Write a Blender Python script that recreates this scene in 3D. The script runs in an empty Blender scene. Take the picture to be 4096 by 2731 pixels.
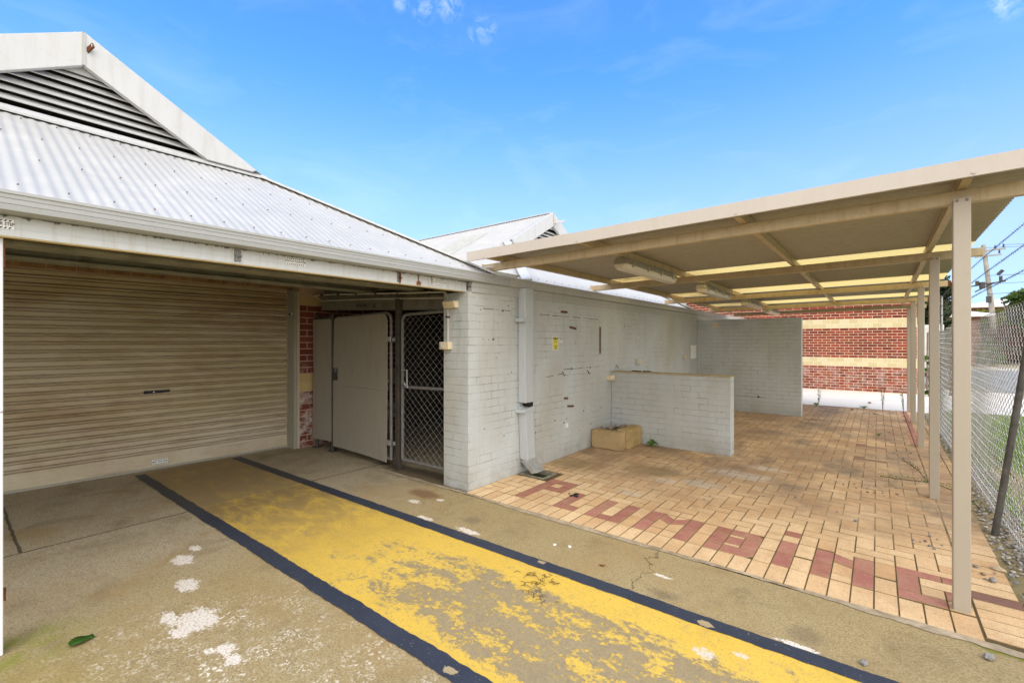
import bpy, math, random
from mathutils import Vector, Matrix
random.seed(7)
R = math.radians
D = bpy.data
scene = bpy.context.scene
COL = scene.collection
PI = math.pi

# ------------------------------------------------------------------ helpers
class MB:
    """collects faces, builds ONE mesh object"""
    def __init__(s): s.v = []; s.f = []; s.mi = []; s.cur = 0; s.blk = []
    def add(s, vs, fs):
        b = len(s.v); s.v += [tuple(p) for p in vs]; s.blk.append((b, len(s.v), len(s.f), len(s.f) + len(fs)))
        for f in fs: s.f.append(tuple(b + i for i in f)); s.mi.append(s.cur)
    def hexa(s, p):
        s.add(p, [(0, 3, 2, 1), (4, 5, 6, 7), (0, 1, 5, 4), (1, 2, 6, 5), (2, 3, 7, 6), (3, 0, 4, 7)])
    def box(s, x0, x1, y0, y1, z0, z1):
        x0, x1 = sorted((x0, x1)); y0, y1 = sorted((y0, y1)); z0, z1 = sorted((z0, z1))
        s.hexa([(x0, y0, z0), (x1, y0, z0), (x1, y1, z0), (x0, y1, z0), (x0, y0, z1), (x1, y0, z1), (x1, y1, z1), (x0, y1, z1)])
    def bar(s, a, b, w, h, up=(0, 0, 1)):
        a = Vector(a); b = Vector(b); d = (b - a).normalized(); u = Vector(up)
        sd = d.cross(u).normalized(); u = sd.cross(d).normalized()
        sd *= w / 2; u *= h / 2
        s.hexa([a - sd - u, a + sd - u, a + sd + u, a - sd + u, b - sd - u, b + sd - u, b + sd + u, b - sd + u])
    def prism(s, poly, z0, z1):
        n = len(poly)
        ar = sum(poly[i][0] * poly[(i + 1) % n][1] - poly[(i + 1) % n][0] * poly[i][1] for i in range(n))
        if ar < 0: poly = poly[::-1]
        vs = [(p[0], p[1], z0) for p in poly] + [(p[0], p[1], z1) for p in poly]
        s.add(vs, [tuple(range(n - 1, -1, -1)), tuple(range(n, 2 * n))] + [(i, (i + 1) % n, n + (i + 1) % n, n + i) for i in range(n)])
    def prism_ax(s, poly, a0, a1, f):
        """poly in 2D extruded between a0 and a1; f(u,v,a)->xyz"""
        n = len(poly)
        s.add([f(p[0], p[1], a0) for p in poly] + [f(p[0], p[1], a1) for p in poly],
              [tuple(range(n - 1, -1, -1)), tuple(range(n, 2 * n))] + [(i, (i + 1) % n, n + (i + 1) % n, n + i) for i in range(n)])
    def tube(s, pts, r, n=8, cap=True, taper=None):
        pts = [Vector(p) for p in pts]; m = len(pts); vs = []
        prev = None
        for i, p in enumerate(pts):
            d = (pts[min(i + 1, m - 1)] - pts[max(i - 1, 0)]).normalized()
            if prev is None:
                ref = Vector((0, 0, 1)) if abs(d.z) < .9 else Vector((1, 0, 0))
                u = d.cross(ref).normalized()
            else:
                u = (prev - d * prev.dot(d)).normalized()
            prev = u; w = d.cross(u)
            rr = r if taper is None else r * taper[i]
            for k in range(n):
                a = 2 * PI * k / n
                vs.append(p + u * (rr * math.cos(a)) + w * (rr * math.sin(a)))
        fs = [(i * n + k, i * n + (k + 1) % n, (i + 1) * n + (k + 1) % n, (i + 1) * n + k) for i in range(m - 1) for k in range(n)]
        if cap: fs += [tuple(range(n - 1, -1, -1)), tuple((m - 1) * n + k for k in range(n))]
        s.add(vs, fs)
    def disc(s, c, r, h, nrm='z', n=12):
        c = Vector(c)
        e = {'x': Vector((1, 0, 0)), 'y': Vector((0, 1, 0)), 'z': Vector((0, 0, 1))}[nrm]
        s.tube([c, c + e * h], r, n)
    def quad(s, a, b, c, d): s.add([a, b, c, d], [(0, 1, 2, 3)])
    def torus(s, c, R1, r, nrm='z', n=16, m=6, sx=1.0):
        vs = []
        for i in range(n):
            a = 2 * PI * i / n
            for k in range(m):
                b = 2 * PI * k / m
                p = ((R1 + r * math.cos(b)) * math.cos(a) * sx, (R1 + r * math.cos(b)) * math.sin(a), r * math.sin(b))
                if nrm == 'x': p = (p[2], p[0], p[1])
                if nrm == 'y': p = (p[0], p[2], p[1])
                vs.append((c[0] + p[0], c[1] + p[1], c[2] + p[2]))
        s.add(vs, [(i * m + k, i * m + (k + 1) % m, ((i + 1) % n) * m + (k + 1) % m, ((i + 1) % n) * m + k) for i in range(n) for k in range(m)])
    def stone(s, c, r, sq=(1, 1, 1), rnd=random):
        t = (1 + 5 ** .5) / 2
        V = [(-1, t, 0), (1, t, 0), (-1, -t, 0), (1, -t, 0), (0, -1, t), (0, 1, t), (0, -1, -t), (0, 1, -t), (t, 0, -1), (t, 0, 1), (-t, 0, -1), (-t, 0, 1)]
        F = [(0, 11, 5), (0, 5, 1), (0, 1, 7), (0, 7, 10), (0, 10, 11), (1, 5, 9), (5, 11, 4), (11, 10, 2), (10, 7, 6), (7, 1, 8), (3, 9, 4), (3, 4, 2), (3, 2, 6), (3, 6, 8), (3, 8, 9), (4, 9, 5), (2, 4, 11), (6, 2, 10), (8, 6, 7), (9, 8, 1)]
        a = rnd.uniform(0, 6.28); ca, sa = math.cos(a), math.sin(a)
        vs = []
        for x, y, z in V:
            k = r / 1.9 * rnd.uniform(.72, 1.2)
            x, y, z = x * k * sq[0], y * k * sq[1], z * k * sq[2]
            vs.append((c[0] + x * ca - y * sa, c[1] + x * sa + y * ca, c[2] + z))
        s.add(vs, F)
    def each(s, name, mat, parent, smooth=False, bevel=0):
        """every added piece becomes a part of its own"""
        out = []
        for (v0, v1, f0, f1) in s.blk:
            m = MB(); m.add(s.v[v0:v1], [tuple(i - v0 for i in f) for f in s.f[f0:f1]])
            out.append(m.build(name, mat, parent, smooth, bevel))
        return out
    def build(s, name, mats, parent=None, smooth=False, bevel=0, off=None):
        o0 = Vector((0, 0, 0)); p = parent
        while p is not None: o0 += p.location; p = p.parent
        if off is not None: o0 = Vector(off)
        me = D.meshes.new(name)
        me.from_pydata([(v[0] - o0.x, v[1] - o0.y, v[2] - o0.z) for v in s.v], [], s.f)
        if not isinstance(mats, (list, tuple)): mats = [mats]
        for m in mats: me.materials.append(m)
        if len(mats) > 1: me.polygons.foreach_set('material_index', s.mi)
        if smooth:
            me.polygons.foreach_set('use_smooth', [True] * len(me.polygons))
            me.set_sharp_from_angle(angle=R(38))
        me.update()
        o = D.objects.new(name, me); COL.objects.link(o)
        if off is not None and parent is None: o.location = off
        if parent is not None: o.parent = parent
        if bevel:
            b = o.modifiers.new('bevel', 'BEVEL'); b.width = bevel; b.segments = 2; b.limit_method = 'ANGLE'; b.angle_limit = R(40)
        return o

def tag(o, label, cat, group=None):
    o['label'] = label; o['category'] = cat
    if group: o['group'] = group
    return o
def thing(name, label, cat, loc, group=None):
    o = D.objects.new(name, None); COL.objects.link(o); o.location = loc; o.empty_display_size = .2
    return tag(o, label, cat, group)
def struct(o, kind='structure'): o['kind'] = kind; return o
def dup(root, loc, label=None, group=None):
    c = root.copy(); COL.objects.link(c); c.location = loc
    if label: c['label'] = label
    if group: c['group'] = group
    def rec(src, dst):
        for ch in [x for x in D.objects if x.parent == src]:
            k = ch.copy(); COL.objects.link(k); k.parent = dst; rec(ch, k)
    rec(root, c); return c
def smooth_pts(pts, n=4):
    pts = [Vector(p) for p in pts]; out = []
    for i in range(len(pts) - 1):
        p0 = pts[max(i - 1, 0)]; p1 = pts[i]; p2 = pts[i + 1]; p3 = pts[min(i + 2, len(pts) - 1)]
        for k in range(n):
            t = k / n
            out.append(.5 * ((2 * p1) + (p2 - p0) * t + (2 * p0 - 5 * p1 + 4 * p2 - p3) * t * t + (-p0 + 3 * p1 - 3 * p2 + p3) * t ** 3))
    out.append(pts[-1]); return out
def text_mesh(mb, txt, size, place, bold=0.0, sx=1.0, align='CENTER', spacing=1.0):
    """adds the outline of txt as flat faces; place(u,v)->xyz"""
    cu = D.curves.new('lettering', 'FONT'); cu.body = txt; cu.size = size; cu.align_x = align; cu.align_y = 'CENTER'
    cu.offset = bold; cu.space_character = spacing; cu.resolution_u = 2
    ob = D.objects.new('lettering', cu); COL.objects.link(ob)
    dg = bpy.context.evaluated_depsgraph_get(); dg.update()
    me = D.meshes.new_from_object(ob.evaluated_get(dg))
    mb.add([place(v.co.x * sx, v.co.y) for v in me.vertices], [tuple(p.vertices) for p in me.polygons])
    D.objects.remove(ob); D.curves.remove(cu); D.meshes.remove(me)

# ------------------------------------------------------------------ node materials
class Mat:
    def __init__(s, name, rough=.6, spec=.3, metal=0):
        s.m = D.materials.new(name); s.m.use_nodes = True; s.nt = s.m.node_tree; s.nt.nodes.clear()
        s.out = s.nt.nodes.new('ShaderNodeOutputMaterial'); s.b = s.nt.nodes.new('ShaderNodeBsdfPrincipled')
        s.nt.links.new(s.b.outputs[0], s.out.inputs[0])
        s.b.inputs['Roughness'].default_value = rough; s.b.inputs['Specular IOR Level'].default_value = spec; s.b.inputs['Metallic'].default_value = metal
        s._pos = None
    def set(s, sock, v):
        if isinstance(v, bpy.types.NodeSocket): s.nt.links.new(v, sock)
        elif isinstance(v, (tuple, list)) and len(v) == 3 and sock.type == 'RGBA': sock.default_value = (*v, 1)
        else: sock.default_value = v
    def n(s, typ, ins=None, **at):
        nd = s.nt.nodes.new('ShaderNode' + typ)
        for k, v in at.items(): setattr(nd, k, v)
        for k, v in (ins or {}).items(): s.set(nd.inputs[k], v)
        return nd
    def pos(s):
        if s._pos is None: s._pos = s.n('NewGeometry')
        return s._pos.outputs['Position']
    def island(s):
        s.pos(); return s._pos.outputs['Random Per Island']
    def sep(s, v=None): return s.n('SeparateXYZ', {0: v if v is not None else s.pos()}).outputs
    def comb(s, x=0., y=0., z=0.): return s.n('CombineXYZ', {0: x, 1: y, 2: z}).outputs[0]
    def scaled(s, sc, v=None): return s.n('VectorMath', {0: v if v is not None else s.pos(), 1: sc}, operation='MULTIPLY').outputs[0]
    def noise(s, scale, detail=4, rough=.55, vec=None, col=False, dist=0.):
        nd = s.n('TexNoise', {'Vector': vec if vec is not None else s.pos(), 'Scale': scale, 'Detail': detail, 'Roughness': rough, 'Distortion': dist})
        return nd.outputs['Color' if col else 'Fac']
    def vor(s, scale, vec=None, feature='F1', out='Distance', rnd=1.0):
        return s.n('TexVoronoi', {'Vector': vec if vec is not None else s.pos(), 'Scale': scale, 'Randomness': rnd}, feature=feature).outputs[out]
    def ramp(s, f, stops, interp='LINEAR'):
        nd = s.n('ValToRGB', {0: f}); cr = nd.color_ramp; cr.interpolation = interp
        while len(cr.elements) < len(stops): cr.elements.new(.5)
        for e, (p, c) in zip(cr.elements, stops):
            e.position = p; e.color = (c, c, c, 1) if not isinstance(c, (tuple, list)) else (*c, 1)
        return nd.outputs[0]
    def mix(s, f, a, b, mode='MIX'):
        nd = s.n('Mix', data_type='RGBA', blend_type=mode)
        s.set(nd.inputs[0], f); s.set(nd.inputs[6], a); s.set(nd.inputs[7], b)
        return nd.outputs[2]
    def math(s, op, a, b=0., c=0., clamp=False):
        nd = s.n('Math', {0: a, 1: b, 2: c}, operation=op); nd.use_clamp = clamp
        return nd.outputs[0]
    def sstep(s, v, a, b):
        nd = s.n('MapRange', {0: v, 1: a, 2: b}, interpolation_type='SMOOTHSTEP'); return nd.outputs[0]
    def bump(s, h, strength=.3, dist=.01, nrm=None):
        i = {'Height': h, 'Strength': strength, 'Distance': dist}
        if nrm is not None: i['Normal'] = nrm
        return s.n('Bump', i).outputs[0]
    def color(s, c): s.set(s.b.inputs['Base Color'], c); return s
    def normal(s, c): s.set(s.b.inputs['Normal'], c); return s
    def blob(s, pts, x, y, wob, soft=.35):
        """irregular patches on the ground: pts = (x, y, rx, ry)"""
        acc = None
        for (px, py, rx, ry) in pts:
            dx = s.math('DIVIDE', s.math('SUBTRACT', x, px), rx); dy = s.math('DIVIDE', s.math('SUBTRACT', y, py), ry)
            d = s.math('SQRT', s.math('ADD', s.math('MULTIPLY', dx, dx), s.math('MULTIPLY', dy, dy)))
            d = s.math('ADD', d, wob)
            m = s.sstep(d, 1.0 + soft / 2, 1.0 - soft / 2)
            acc = m if acc is None else s.math('MAXIMUM', acc, m)
        return acc

def plain(name, c, rough=.55, spec=.3, var=.12, scale=6, bump=0., metal=0, dirt=None, dirt_amt=.35, streak=False):
    m = Mat(name, rough, spec, metal)
    f = m.noise(scale, 6, .62)
    c2 = tuple(x * (1 - var) for x in c); c1 = tuple(min(1, x * (1 + var)) for x in c)
    colr = m.mix(m.ramp(f, [(.3, 0.), (.7, 1.)]), c2, c1)
    if dirt:
        v = m.scaled((3, 3, .5)) if streak else m.pos()
        g = m.ramp(m.noise(5 if not streak else 6, 7, .7, v), [(.5, 0.), (.72, 1.)])
        colr = m.mix(m.math('MULTIPLY', g, dirt_amt), colr, dirt)
    m.color(colr)
    if bump: m.normal(m.bump(m.noise(scale * 14, 4), bump, .004))
    return m.m

def concrete_color(m):
    """shared colour of the driveway concrete, also seen where paint has worn away"""
    x, y, z = m.sep()
    warm = m.mix(m.noise(1.3, 6, .65), (.345, .262, .125), (.475, .38, .215))
    grey = m.mix(m.noise(1.7, 6, .6), (.41, .35, .245), (.57, .495, .36))
    f = m.sstep(m.math('ADD', x, m.math('MULTIPLY', m.noise(.9, 4), 1.8)), -3.6, -2.4)
    c = m.mix(f, grey, warm)
    # fine grain
    g = m.noise(85, 5, .75)
    c = m.mix(m.ramp(g, [(.36, .75), (.56, 0.)]), c, (.15, .105, .045))
    c = m.mix(m.math('MULTIPLY', m.ramp(m.noise(26, 6, .75), [(.5, 0.), (.66, 1.)]), .5), c, (.2, .15, .075))
    c = m.mix(m.math('MULTIPLY', m.ramp(m.noise(60, 3, .7), [(.58, 0.), (.72, 1.)]), .5), c, (.5, .42, .29))
    # larger soft stains
    c = m.mix(m.math('MULTIPLY', m.ramp(m.noise(2.6, 8, .7, dist=.6), [(.5, 0.), (.72, 1.)]), .55), c, (.16, .115, .06))
    c = m.mix(m.math('MULTIPLY', m.ramp(m.noise(1.1, 7, .68, dist=.4), [(.5, 0.), (.66, 1.)]), .5), c, (.33, .22, .09))
    return c, x, y, f, g

def joint_mask(m, x, y):
    w = m.math('MULTIPLY', m.math('SUBTRACT', m.noise(9, 4), .5), .03)
    j1 = m.sstep(m.math('ABSOLUTE', m.math('SUBTRACT', m.math('ADD', x, w), -5.07)), .014, .005)
    j2 = m.sstep(m.math('ABSOLUTE', m.math('SUBTRACT', m.math('ADD', y, w), .385)), .014, .006)
    j2 = m.math('MULTIPLY', j2, m.math('LESS_THAN', x, -5.07))
    j3 = m.sstep(m.math('ABSOLUTE', m.math('SUBTRACT', m.math('ADD', x, m.math('MULTIPLY', w, .4)), -6.62)), .007, .002)
    return m.math('MAXIMUM', m.math('MAXIMUM', j1, j2), m.math('MULTIPLY', j3, .6))

def mk_concrete():
    m = Mat('worn concrete', .85, .25)
    c, x, y, f, g = concrete_color(m)
    # exposed pale aggregate in the open yard
    reg = m.math('MULTIPLY', m.sstep(m.math('ADD', x, m.math('MULTIPLY', m.noise(1.1, 3), 1.2)), -3.1, -1.9), m.sstep(y, 1.9, 1.0))
    for sc, th in ((62, .3), (30, .24)):
        v = m.vor(sc, m.mix(.06, m.pos(), m.noise(20, 2, col=True)))
        sel = m.ramp(m.noise(7 if sc > 40 else 4.2, 3), [(.46, 0.), (.64, 1.)])
        k = m.math('MULTIPLY', m.math('MULTIPLY', m.sstep(v, th * 1.5, th * .9), sel), reg)
        c = m.mix(m.math('MULTIPLY', k, .9), c, (.76, .7, .6))
    # moss along the drip line
    ms = m.math('MULTIPLY', m.sstep(m.math('ABSOLUTE', m.math('ADD', x, m.math('ADD', 3.32, m.math('MULTIPLY', m.noise(3, 3), .35)))), .34, .02), m.sstep(y, .75, .1))
    ms = m.math('MULTIPLY', ms, m.ramp(m.noise(9, 5, .7), [(.38, 0.), (.62, 1.)]))
    c = m.mix(m.math('MULTIPLY', ms, .9), c, (.2, .24, .015))
    ms2 = m.math('MULTIPLY', m.sstep(y, .75, .0), m.sstep(x, -3.5, -3.0))
    c = m.mix(m.math('MULTIPLY', ms2, .55), c, (.36, .27, .045))
    ms3 = m.blob([(.62, 3.47, .3, .09), (.95, 3.42, .35, .1)], x, y, m.math('MULTIPLY', m.math('SUBTRACT', m.noise(8, 4), .5), 1.4), .5)
    c = m.mix(m.math('MULTIPLY', ms3, .8), c, (.16, .18, .012))
    # dirt by the gate, black spots, plaster splashes
    wob = m.math('MULTIPLY', m.math('SUBTRACT', m.noise(21, 7, .68), .5), 2.3)
    wob = m.math('ADD', wob, m.math('MULTIPLY', m.math('SUBTRACT', m.noise(55, 5, .7), .5), 2.2))
    wob2 = m.math('MULTIPLY', m.math('SUBTRACT', m.noise(5, 4, .6), .5), 1.2)
    dk = m.blob([(-2.84, 2.98, .09, .07), (-1.06, 2.86, .08, .05), (-.3, 2.95, .08, .08)], x, y, wob2, 1.3)
    c = m.mix(m.math('MULTIPLY', dk, .4), c, (.1, .08, .06))
    dk = m.blob([(-4.2, 3.62, .85, .2)], x, y, wob2, .7)
    c = m.mix(m.math('MULTIPLY', dk, .75), c, (.06, .04, .025))
    rd = m.blob([(-3.72, 3.18, .2, .1)], x, y, wob2, .8)
    c = m.mix(m.math('MULTIPLY', rd, .55), c, (.13, .035, .015))
    cs = m.sstep(m.math('ABSOLUTE', m.math('ADD', m.math('SUBTRACT', x, -1.3), m.math('MULTIPLY', m.math('SUBTRACT', m.noise(3.5, 6, .6), .5), .55))), .011, .003)
    cs = m.math('MULTIPLY', m.math('MULTIPLY', cs, m.math('GREATER_THAN', y, 2.75)), .75)
    c = m.mix(cs, c, (.06, .045, .025))
    wh = m.blob([(-3.06, .93, .13, .095), (-3.2, .83, .08, .035), (-3.0, .83, .06, .05), (-3.545, 1.02, .1, .055), (-3.98, 1.12, .1, .06), (-4.13, 1.24, .06, .03),
                 (-2.65, .93, .06, .04), (-2.54, .925, .045, .035), (-2.7, .87, .035, .02), (-3.63, 2.97, .07, .035), (-2.7, 2.79, .12, .035), (-3.2, 2.75, .1, .03),
                 (-.33, 2.82, .1, .022), (-1.15, 3.08, .06, .015), (-3.45, 3.16, .045, .03)], x, y, wob, .25)
    wh = m.math('MULTIPLY', wh, m.ramp(m.noise(75, 3, .6), [(.36, .25), (.5, 1.)]))
    c = m.mix(wh, c, (.72, .66, .6))
    j = joint_mask(m, x, y)
    c = m.mix(m.math('MULTIPLY', j, .8), c, (.04, .034, .026))
    m.color(c)
    h = m.math('ADD', m.math('MULTIPLY', g, f), m.math('MULTIPLY', j, -1.5))
    m.normal(m.bump(m.math('ADD', h, m.math('MULTIPLY', m.noise(28, 5), .8)), .5, .006))
    return m.m

def mk_yellow():
    m = Mat('flaking yellow floor paint', .7, .3)
    c, x, y, f, g = concrete_color(m)
    yel = m.mix(m.noise(1.6, 6, .6), (.6, .385, .05), (.74, .51, .1))
    # dirt scuffs: strong under the roof, fading outwards
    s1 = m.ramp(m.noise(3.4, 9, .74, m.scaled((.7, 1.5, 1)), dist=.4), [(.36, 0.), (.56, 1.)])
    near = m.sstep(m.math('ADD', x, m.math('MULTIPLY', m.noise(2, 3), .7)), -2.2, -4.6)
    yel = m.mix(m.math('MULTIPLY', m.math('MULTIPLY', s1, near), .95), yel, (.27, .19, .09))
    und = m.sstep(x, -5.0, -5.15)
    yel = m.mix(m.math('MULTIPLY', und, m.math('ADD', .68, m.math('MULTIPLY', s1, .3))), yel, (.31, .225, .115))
    yel = m.mix(m.math('MULTIPLY', m.ramp(m.noise(5, 8, .75), [(.55, 0.), (.8, 1.)]), .45), yel, (.3, .2, .06))
    yel = m.mix(m.math('MULTIPLY', m.ramp(m.noise(70, 4, .75), [(.33, 1.), (.44, 0.)]), .8), yel, (.26, .19, .08))
    yel = m.mix(m.math('MULTIPLY', m.ramp(m.noise(9, 7, .75, m.scaled((1, 2.2, 1))), [(.52, 0.), (.7, 1.)]), .4), yel, (.42, .3, .11))
    # flaking
    mid = m.math('SUBTRACT', 1., m.math('DIVIDE', m.math('ABSOLUTE', m.math('SUBTRACT', y, 2.05)), .52))
    far = m.sstep(x, -3.5, -1.9)
    bias = m.math('MULTIPLY', m.math('MULTIPLY', m.sstep(mid, .12, .5), far), .13)
    nn = m.math('ADD', m.math('MULTIPLY', m.noise(5.6, 10, .76, m.scaled((.75, 1.3, 1)), dist=.25), .68), m.math('MULTIPLY', m.noise(26, 6, .72), .32))
    e = m.math('ADD', nn, bias)
    thin = m.sstep(e, .53, .60)
    yel = m.mix(m.math('MULTIPLY', m.math('MULTIPLY', thin, m.ramp(m.noise(42, 5, .75), [(.44, 0.), (.56, 1.)])), .85), yel, (.36, .28, .14))
    flake = m.sstep(e, .607, .616)
    bare = m.mix(.5, c, (.29, .235, .15))
    edge = m.math('MULTIPLY', m.sstep(e, .595, .607), m.math('SUBTRACT', 1., flake))
    col = m.mix(flake, m.mix(m.math('MULTIPLY', edge, .35), yel, (.25, .15, .02)), bare)
    wob = m.math('MULTIPLY', m.math('SUBTRACT', m.noise(13, 5, .6), .5), 1.5)
    wob = m.math('ADD', wob, m.math('MULTIPLY', m.math('SUBTRACT', m.noise(48, 5, .7), .5), 2.6))
    wh = m.blob([(-.69, 2.45, .055, .035), (-.54, 2.55, .035, .02)], x, y, wob, .3)
    col = m.mix(m.math('MULTIPLY', wh, m.ramp(m.noise(80, 3, .6), [(.4, .35), (.52, .9)])), col, (.62, .58, .53))
    # thin scratched marks
    j = joint_mask(m, x, y)
    jc = m.mix(m.ramp(m.noise(30, 3), [(.45, 0.), (.55, 1.)]), (.66, .38, .03), (.3, .27, .22))
    col = m.mix(m.math('MULTIPLY', j, .8), col, jc)
    m.color(col)
    m.normal(m.bump(m.math('ADD', m.math('MULTIPLY', flake, -1.), m.math('MULTIPLY', m.noise(45, 4), .35)), .4, .003))
    return m.m

def mk_black():
    m = Mat('worn blue black line paint', .6, .35)
    c, x, y, f, g = concrete_color(m)
    b = m.mix(m.noise(4, 7, .7), (.016, .021, .036), (.052, .062, .09))
    b = m.mix(m.math('MULTIPLY', m.ramp(m.noise(85, 2, .6), [(.68, 0.), (.74, 1.)]), .7), b, (.4, .38, .36))
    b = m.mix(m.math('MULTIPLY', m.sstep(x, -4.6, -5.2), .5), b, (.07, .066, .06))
    yy = m.math('ABSOLUTE', m.math('SUBTRACT', m.math('PINGPONG', m.math('SUBTRACT', y, 1.49), .6), 0.))
    fl = m.sstep(m.math('ADD', m.noise(7, 8, .7), m.math('MULTIPLY', m.sstep(x, -2.2, -.3), .04)), .70, .715)
    wob = m.math('MULTIPLY', m.math('SUBTRACT', m.noise(13, 5, .6), .5), 1.3)
    wob = m.math('ADD', wob, m.math('MULTIPLY', m.math('SUBTRACT', m.noise(45, 5, .7), .5), 2.4))
    pt = m.blob([(-1.62, 1.545, .04, .022), (-.76, 2.7, .04, .028), (-1.9, 2.72, .03, .02), (-1.3, 1.53, .05, .02)], x, y, wob, .2)
    fl = m.math('MAXIMUM', fl, pt)
    col = m.mix(fl, b, m.mix(.4, c, (.45, .37, .24)))
    m.color(col)
    m.normal(m.bump(m.math('ADD', m.math('MULTIPLY', fl, -1.), m.math('MULTIPLY', m.noise(60, 4), .3)), .35, .003))
    return m.m

def mk_paver(name, ca, cb, speck, stain=True):
    m = Mat(name, .8, .25)
    x, y, z = m.sep()
    isl = m.island()
    c = m.mix(isl, ca, cb)
    odd = m.math('FRACT', m.math('MULTIPLY', isl, 37.7))
    c = m.mix(m.math('MULTIPLY', m.sstep(odd, .72, .95), .4), c, tuple(v * q for v, q in zip(ca, (.8, .62, .5))))
    c = m.mix(m.math('MULTIPLY', m.noise(8, 5, .6), .5), c, tuple(v * .66 for v in ca))
    v = m.vor(120, m.mix(.03, m.pos(), m.noise(40, 2, col=True)))
    sel = m.ramp(m.noise(24, 2), [(.36, 0.), (.55, 1.)])
    c = m.mix(m.math('MULTIPLY', m.math('MULTIPLY', m.sstep(v, .36, .16), sel), .85), c, speck)
    c = m.mix(m.math('MULTIPLY', m.ramp(m.noise(38, 5, .7), [(.5, 0.), (.68, 1.)]), .4), c, tuple(q * .62 for q in ca))
    if stain:
        r1 = m.ramp(m.noise(1.1, 7, .66, m.scaled((1, .7, 1)), dist=.4), [(.46, 0.), (.68, 1.)])
        c = m.mix(m.math('MULTIPLY', r1, .55), c, (.33, .16, .06))
        inn = m.sstep(m.math('ADD', y, m.math('MULTIPLY', m.noise(.8, 3), 1.5)), 5.0, 6.6)
        r2 = m.ramp(m.noise(.9, 8, .7), [(.37, 0.), (.57, 1.)])
        c = m.mix(m.math('MULTIPLY', m.math('MULTIPLY', r2, inn), .75), c, (.31, .205, .125))
        r3 = m.ramp(m.noise(1.6, 6, .7, m.scaled((1, .6, 1))), [(.5, 0.), (.67, 1.)])
        c = m.mix(m.math('MULTIPLY', m.math('MULTIPLY', r3, inn), .75), c, (.15, .125, .105))
        wob = m.math('MULTIPLY', m.math('SUBTRACT', m.noise(6, 5, .6), .5), 1.6)
        w = m.blob([(-1.55, 5.35, .22, .12), (-1.3, 6.0, .35, .16), (-1.9, 5.2, .12, .08), (-2.05, 4.55, .12, .06), (-1.1, 6.5, .2, .1)], x, y, wob, 1.0)
        c = m.mix(m.math('MULTIPLY', w, .5), c, (.55, .5, .45))
        mo = m.blob([(-2.2, 5.55, .3, .2), (-3.1, 5.2, .3, .25)], x, y, wob, 1.2)
        c = m.mix(m.math('MULTIPLY', mo, .45), c, (.13, .1, .03))
        gr = m.math('MULTIPLY', m.sstep(y, 9.5, 13.), m.sstep(m.math('ABSOLUTE', m.math('ADD', x, .9)), .5, .1))
        c = m.mix(m.math('MULTIPLY', gr, .45), c, (.17, .14, .13))
    if not stain: c = m.mix(m.math('MULTIPLY', m.ramp(m.noise(5, 7, .7), [(.42, 0.), (.66, 1.)]), .55), c, (.45, .27, .17))
    m.color(c)
    m.normal(m.bump(m.noise(110, 4), .3, .003))
    return m.m

def mk_painted_brick():
    m = Mat('grey painted brickwork', .6, .35)
    x, y, z = m.sep()
    u = m.math('ADD', x, y)
    wv = m.math('MULTIPLY', m.math('SUBTRACT', m.noise(5, 3), .5), .012)
    vec = m.comb(u, m.math('ADD', z, wv), 0.)
    br = m.n('TexBrick', {'Vector': vec, 'Scale': 1., 'Mortar Size': .005, 'Mortar Smooth': .6, 'Brick Width': .243, 'Row Height': .0865})
    br.offset = .5
    mort = br.outputs['Fac']
    show = m.ramp(m.noise(1.9, 5, .6), [(.38, .2), (.58, 1.)])
    longw = m.math('MULTIPLY', m.math('LESS_THAN', x, -3.395), m.math('GREATER_THAN', y, 3.60))
    show = m.math('MULTIPLY', show, m.math('SUBTRACT', 1., m.math('MULTIPLY', longw, .6)))
    base = m.mix(m.noise(.9, 5, .6), (.44, .478, .49), (.565, .595, .595))
    # grime and older paint showing through
    g1 = m.ramp(m.noise(1.0, 7, .66, m.scaled((1, 1, .55)), dist=.3), [(.4, 0.), (.68, 1.)])
    base = m.mix(m.math('MULTIPLY', g1, .7), base, (.385, .365, .3))
    st = m.ramp(m.noise(3.2, 8, .72, m.scaled((2.4, 2.4, .28))), [(.55, 0.), (.76, 1.)])
    base = m.mix(m.math('MULTIPLY', m.math('MULTIPLY', st, m.sstep(z, .2, 1.6)), .45), base, (.27, .25, .2))
    lo = m.math('MULTIPLY', m.sstep(z, .32, .0), m.ramp(m.noise(4, 7, .7), [(.35, 0.), (.65, 1.)]))
    base = m.mix(m.math('MULTIPLY', lo, .6), base, (.26, .24, .2))
    # pale patched areas
    pp = m.ramp(m.noise(.75, 4, .5, m.scaled((1, 1, .8))), [(.6, 0.), (.66, 1.)])
    base = m.mix(m.math('MULTIPLY', pp, .35), base, (.52, .52, .48))
    crack = m.math('MULTIPLY', m.math('MULTIPLY', mort, m.ramp(m.noise(3.3, 6, .7), [(.5, 0.), (.62, 1.)])), .55)
    base = m.mix(crack, base, (.13, .12, .1))
    # chips down to clay, small dark holes
    ch = m.sstep(m.noise(6.3, 7, .72), .70, .712)
    base = m.mix(ch, base, (.6, .5, .42))
    ch2 = m.sstep(m.noise(10.5, 5, .72, m.scaled((1, 1, 1.3))), .715, .725)
    base = m.mix(m.math('MULTIPLY', ch2, .9), base, (.1, .085, .07))
    m.color(base)
    h = m.math('ADD', m.math('MULTIPLY', m.math('MULTIPLY', mort, show), -1.), m.math('MULTIPLY', m.noise(70, 4), .14))
    m.normal(m.bump(m.math('ADD', h, m.math('MULTIPLY', ch, -.4)), .75, .008))
    return m.m

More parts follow.
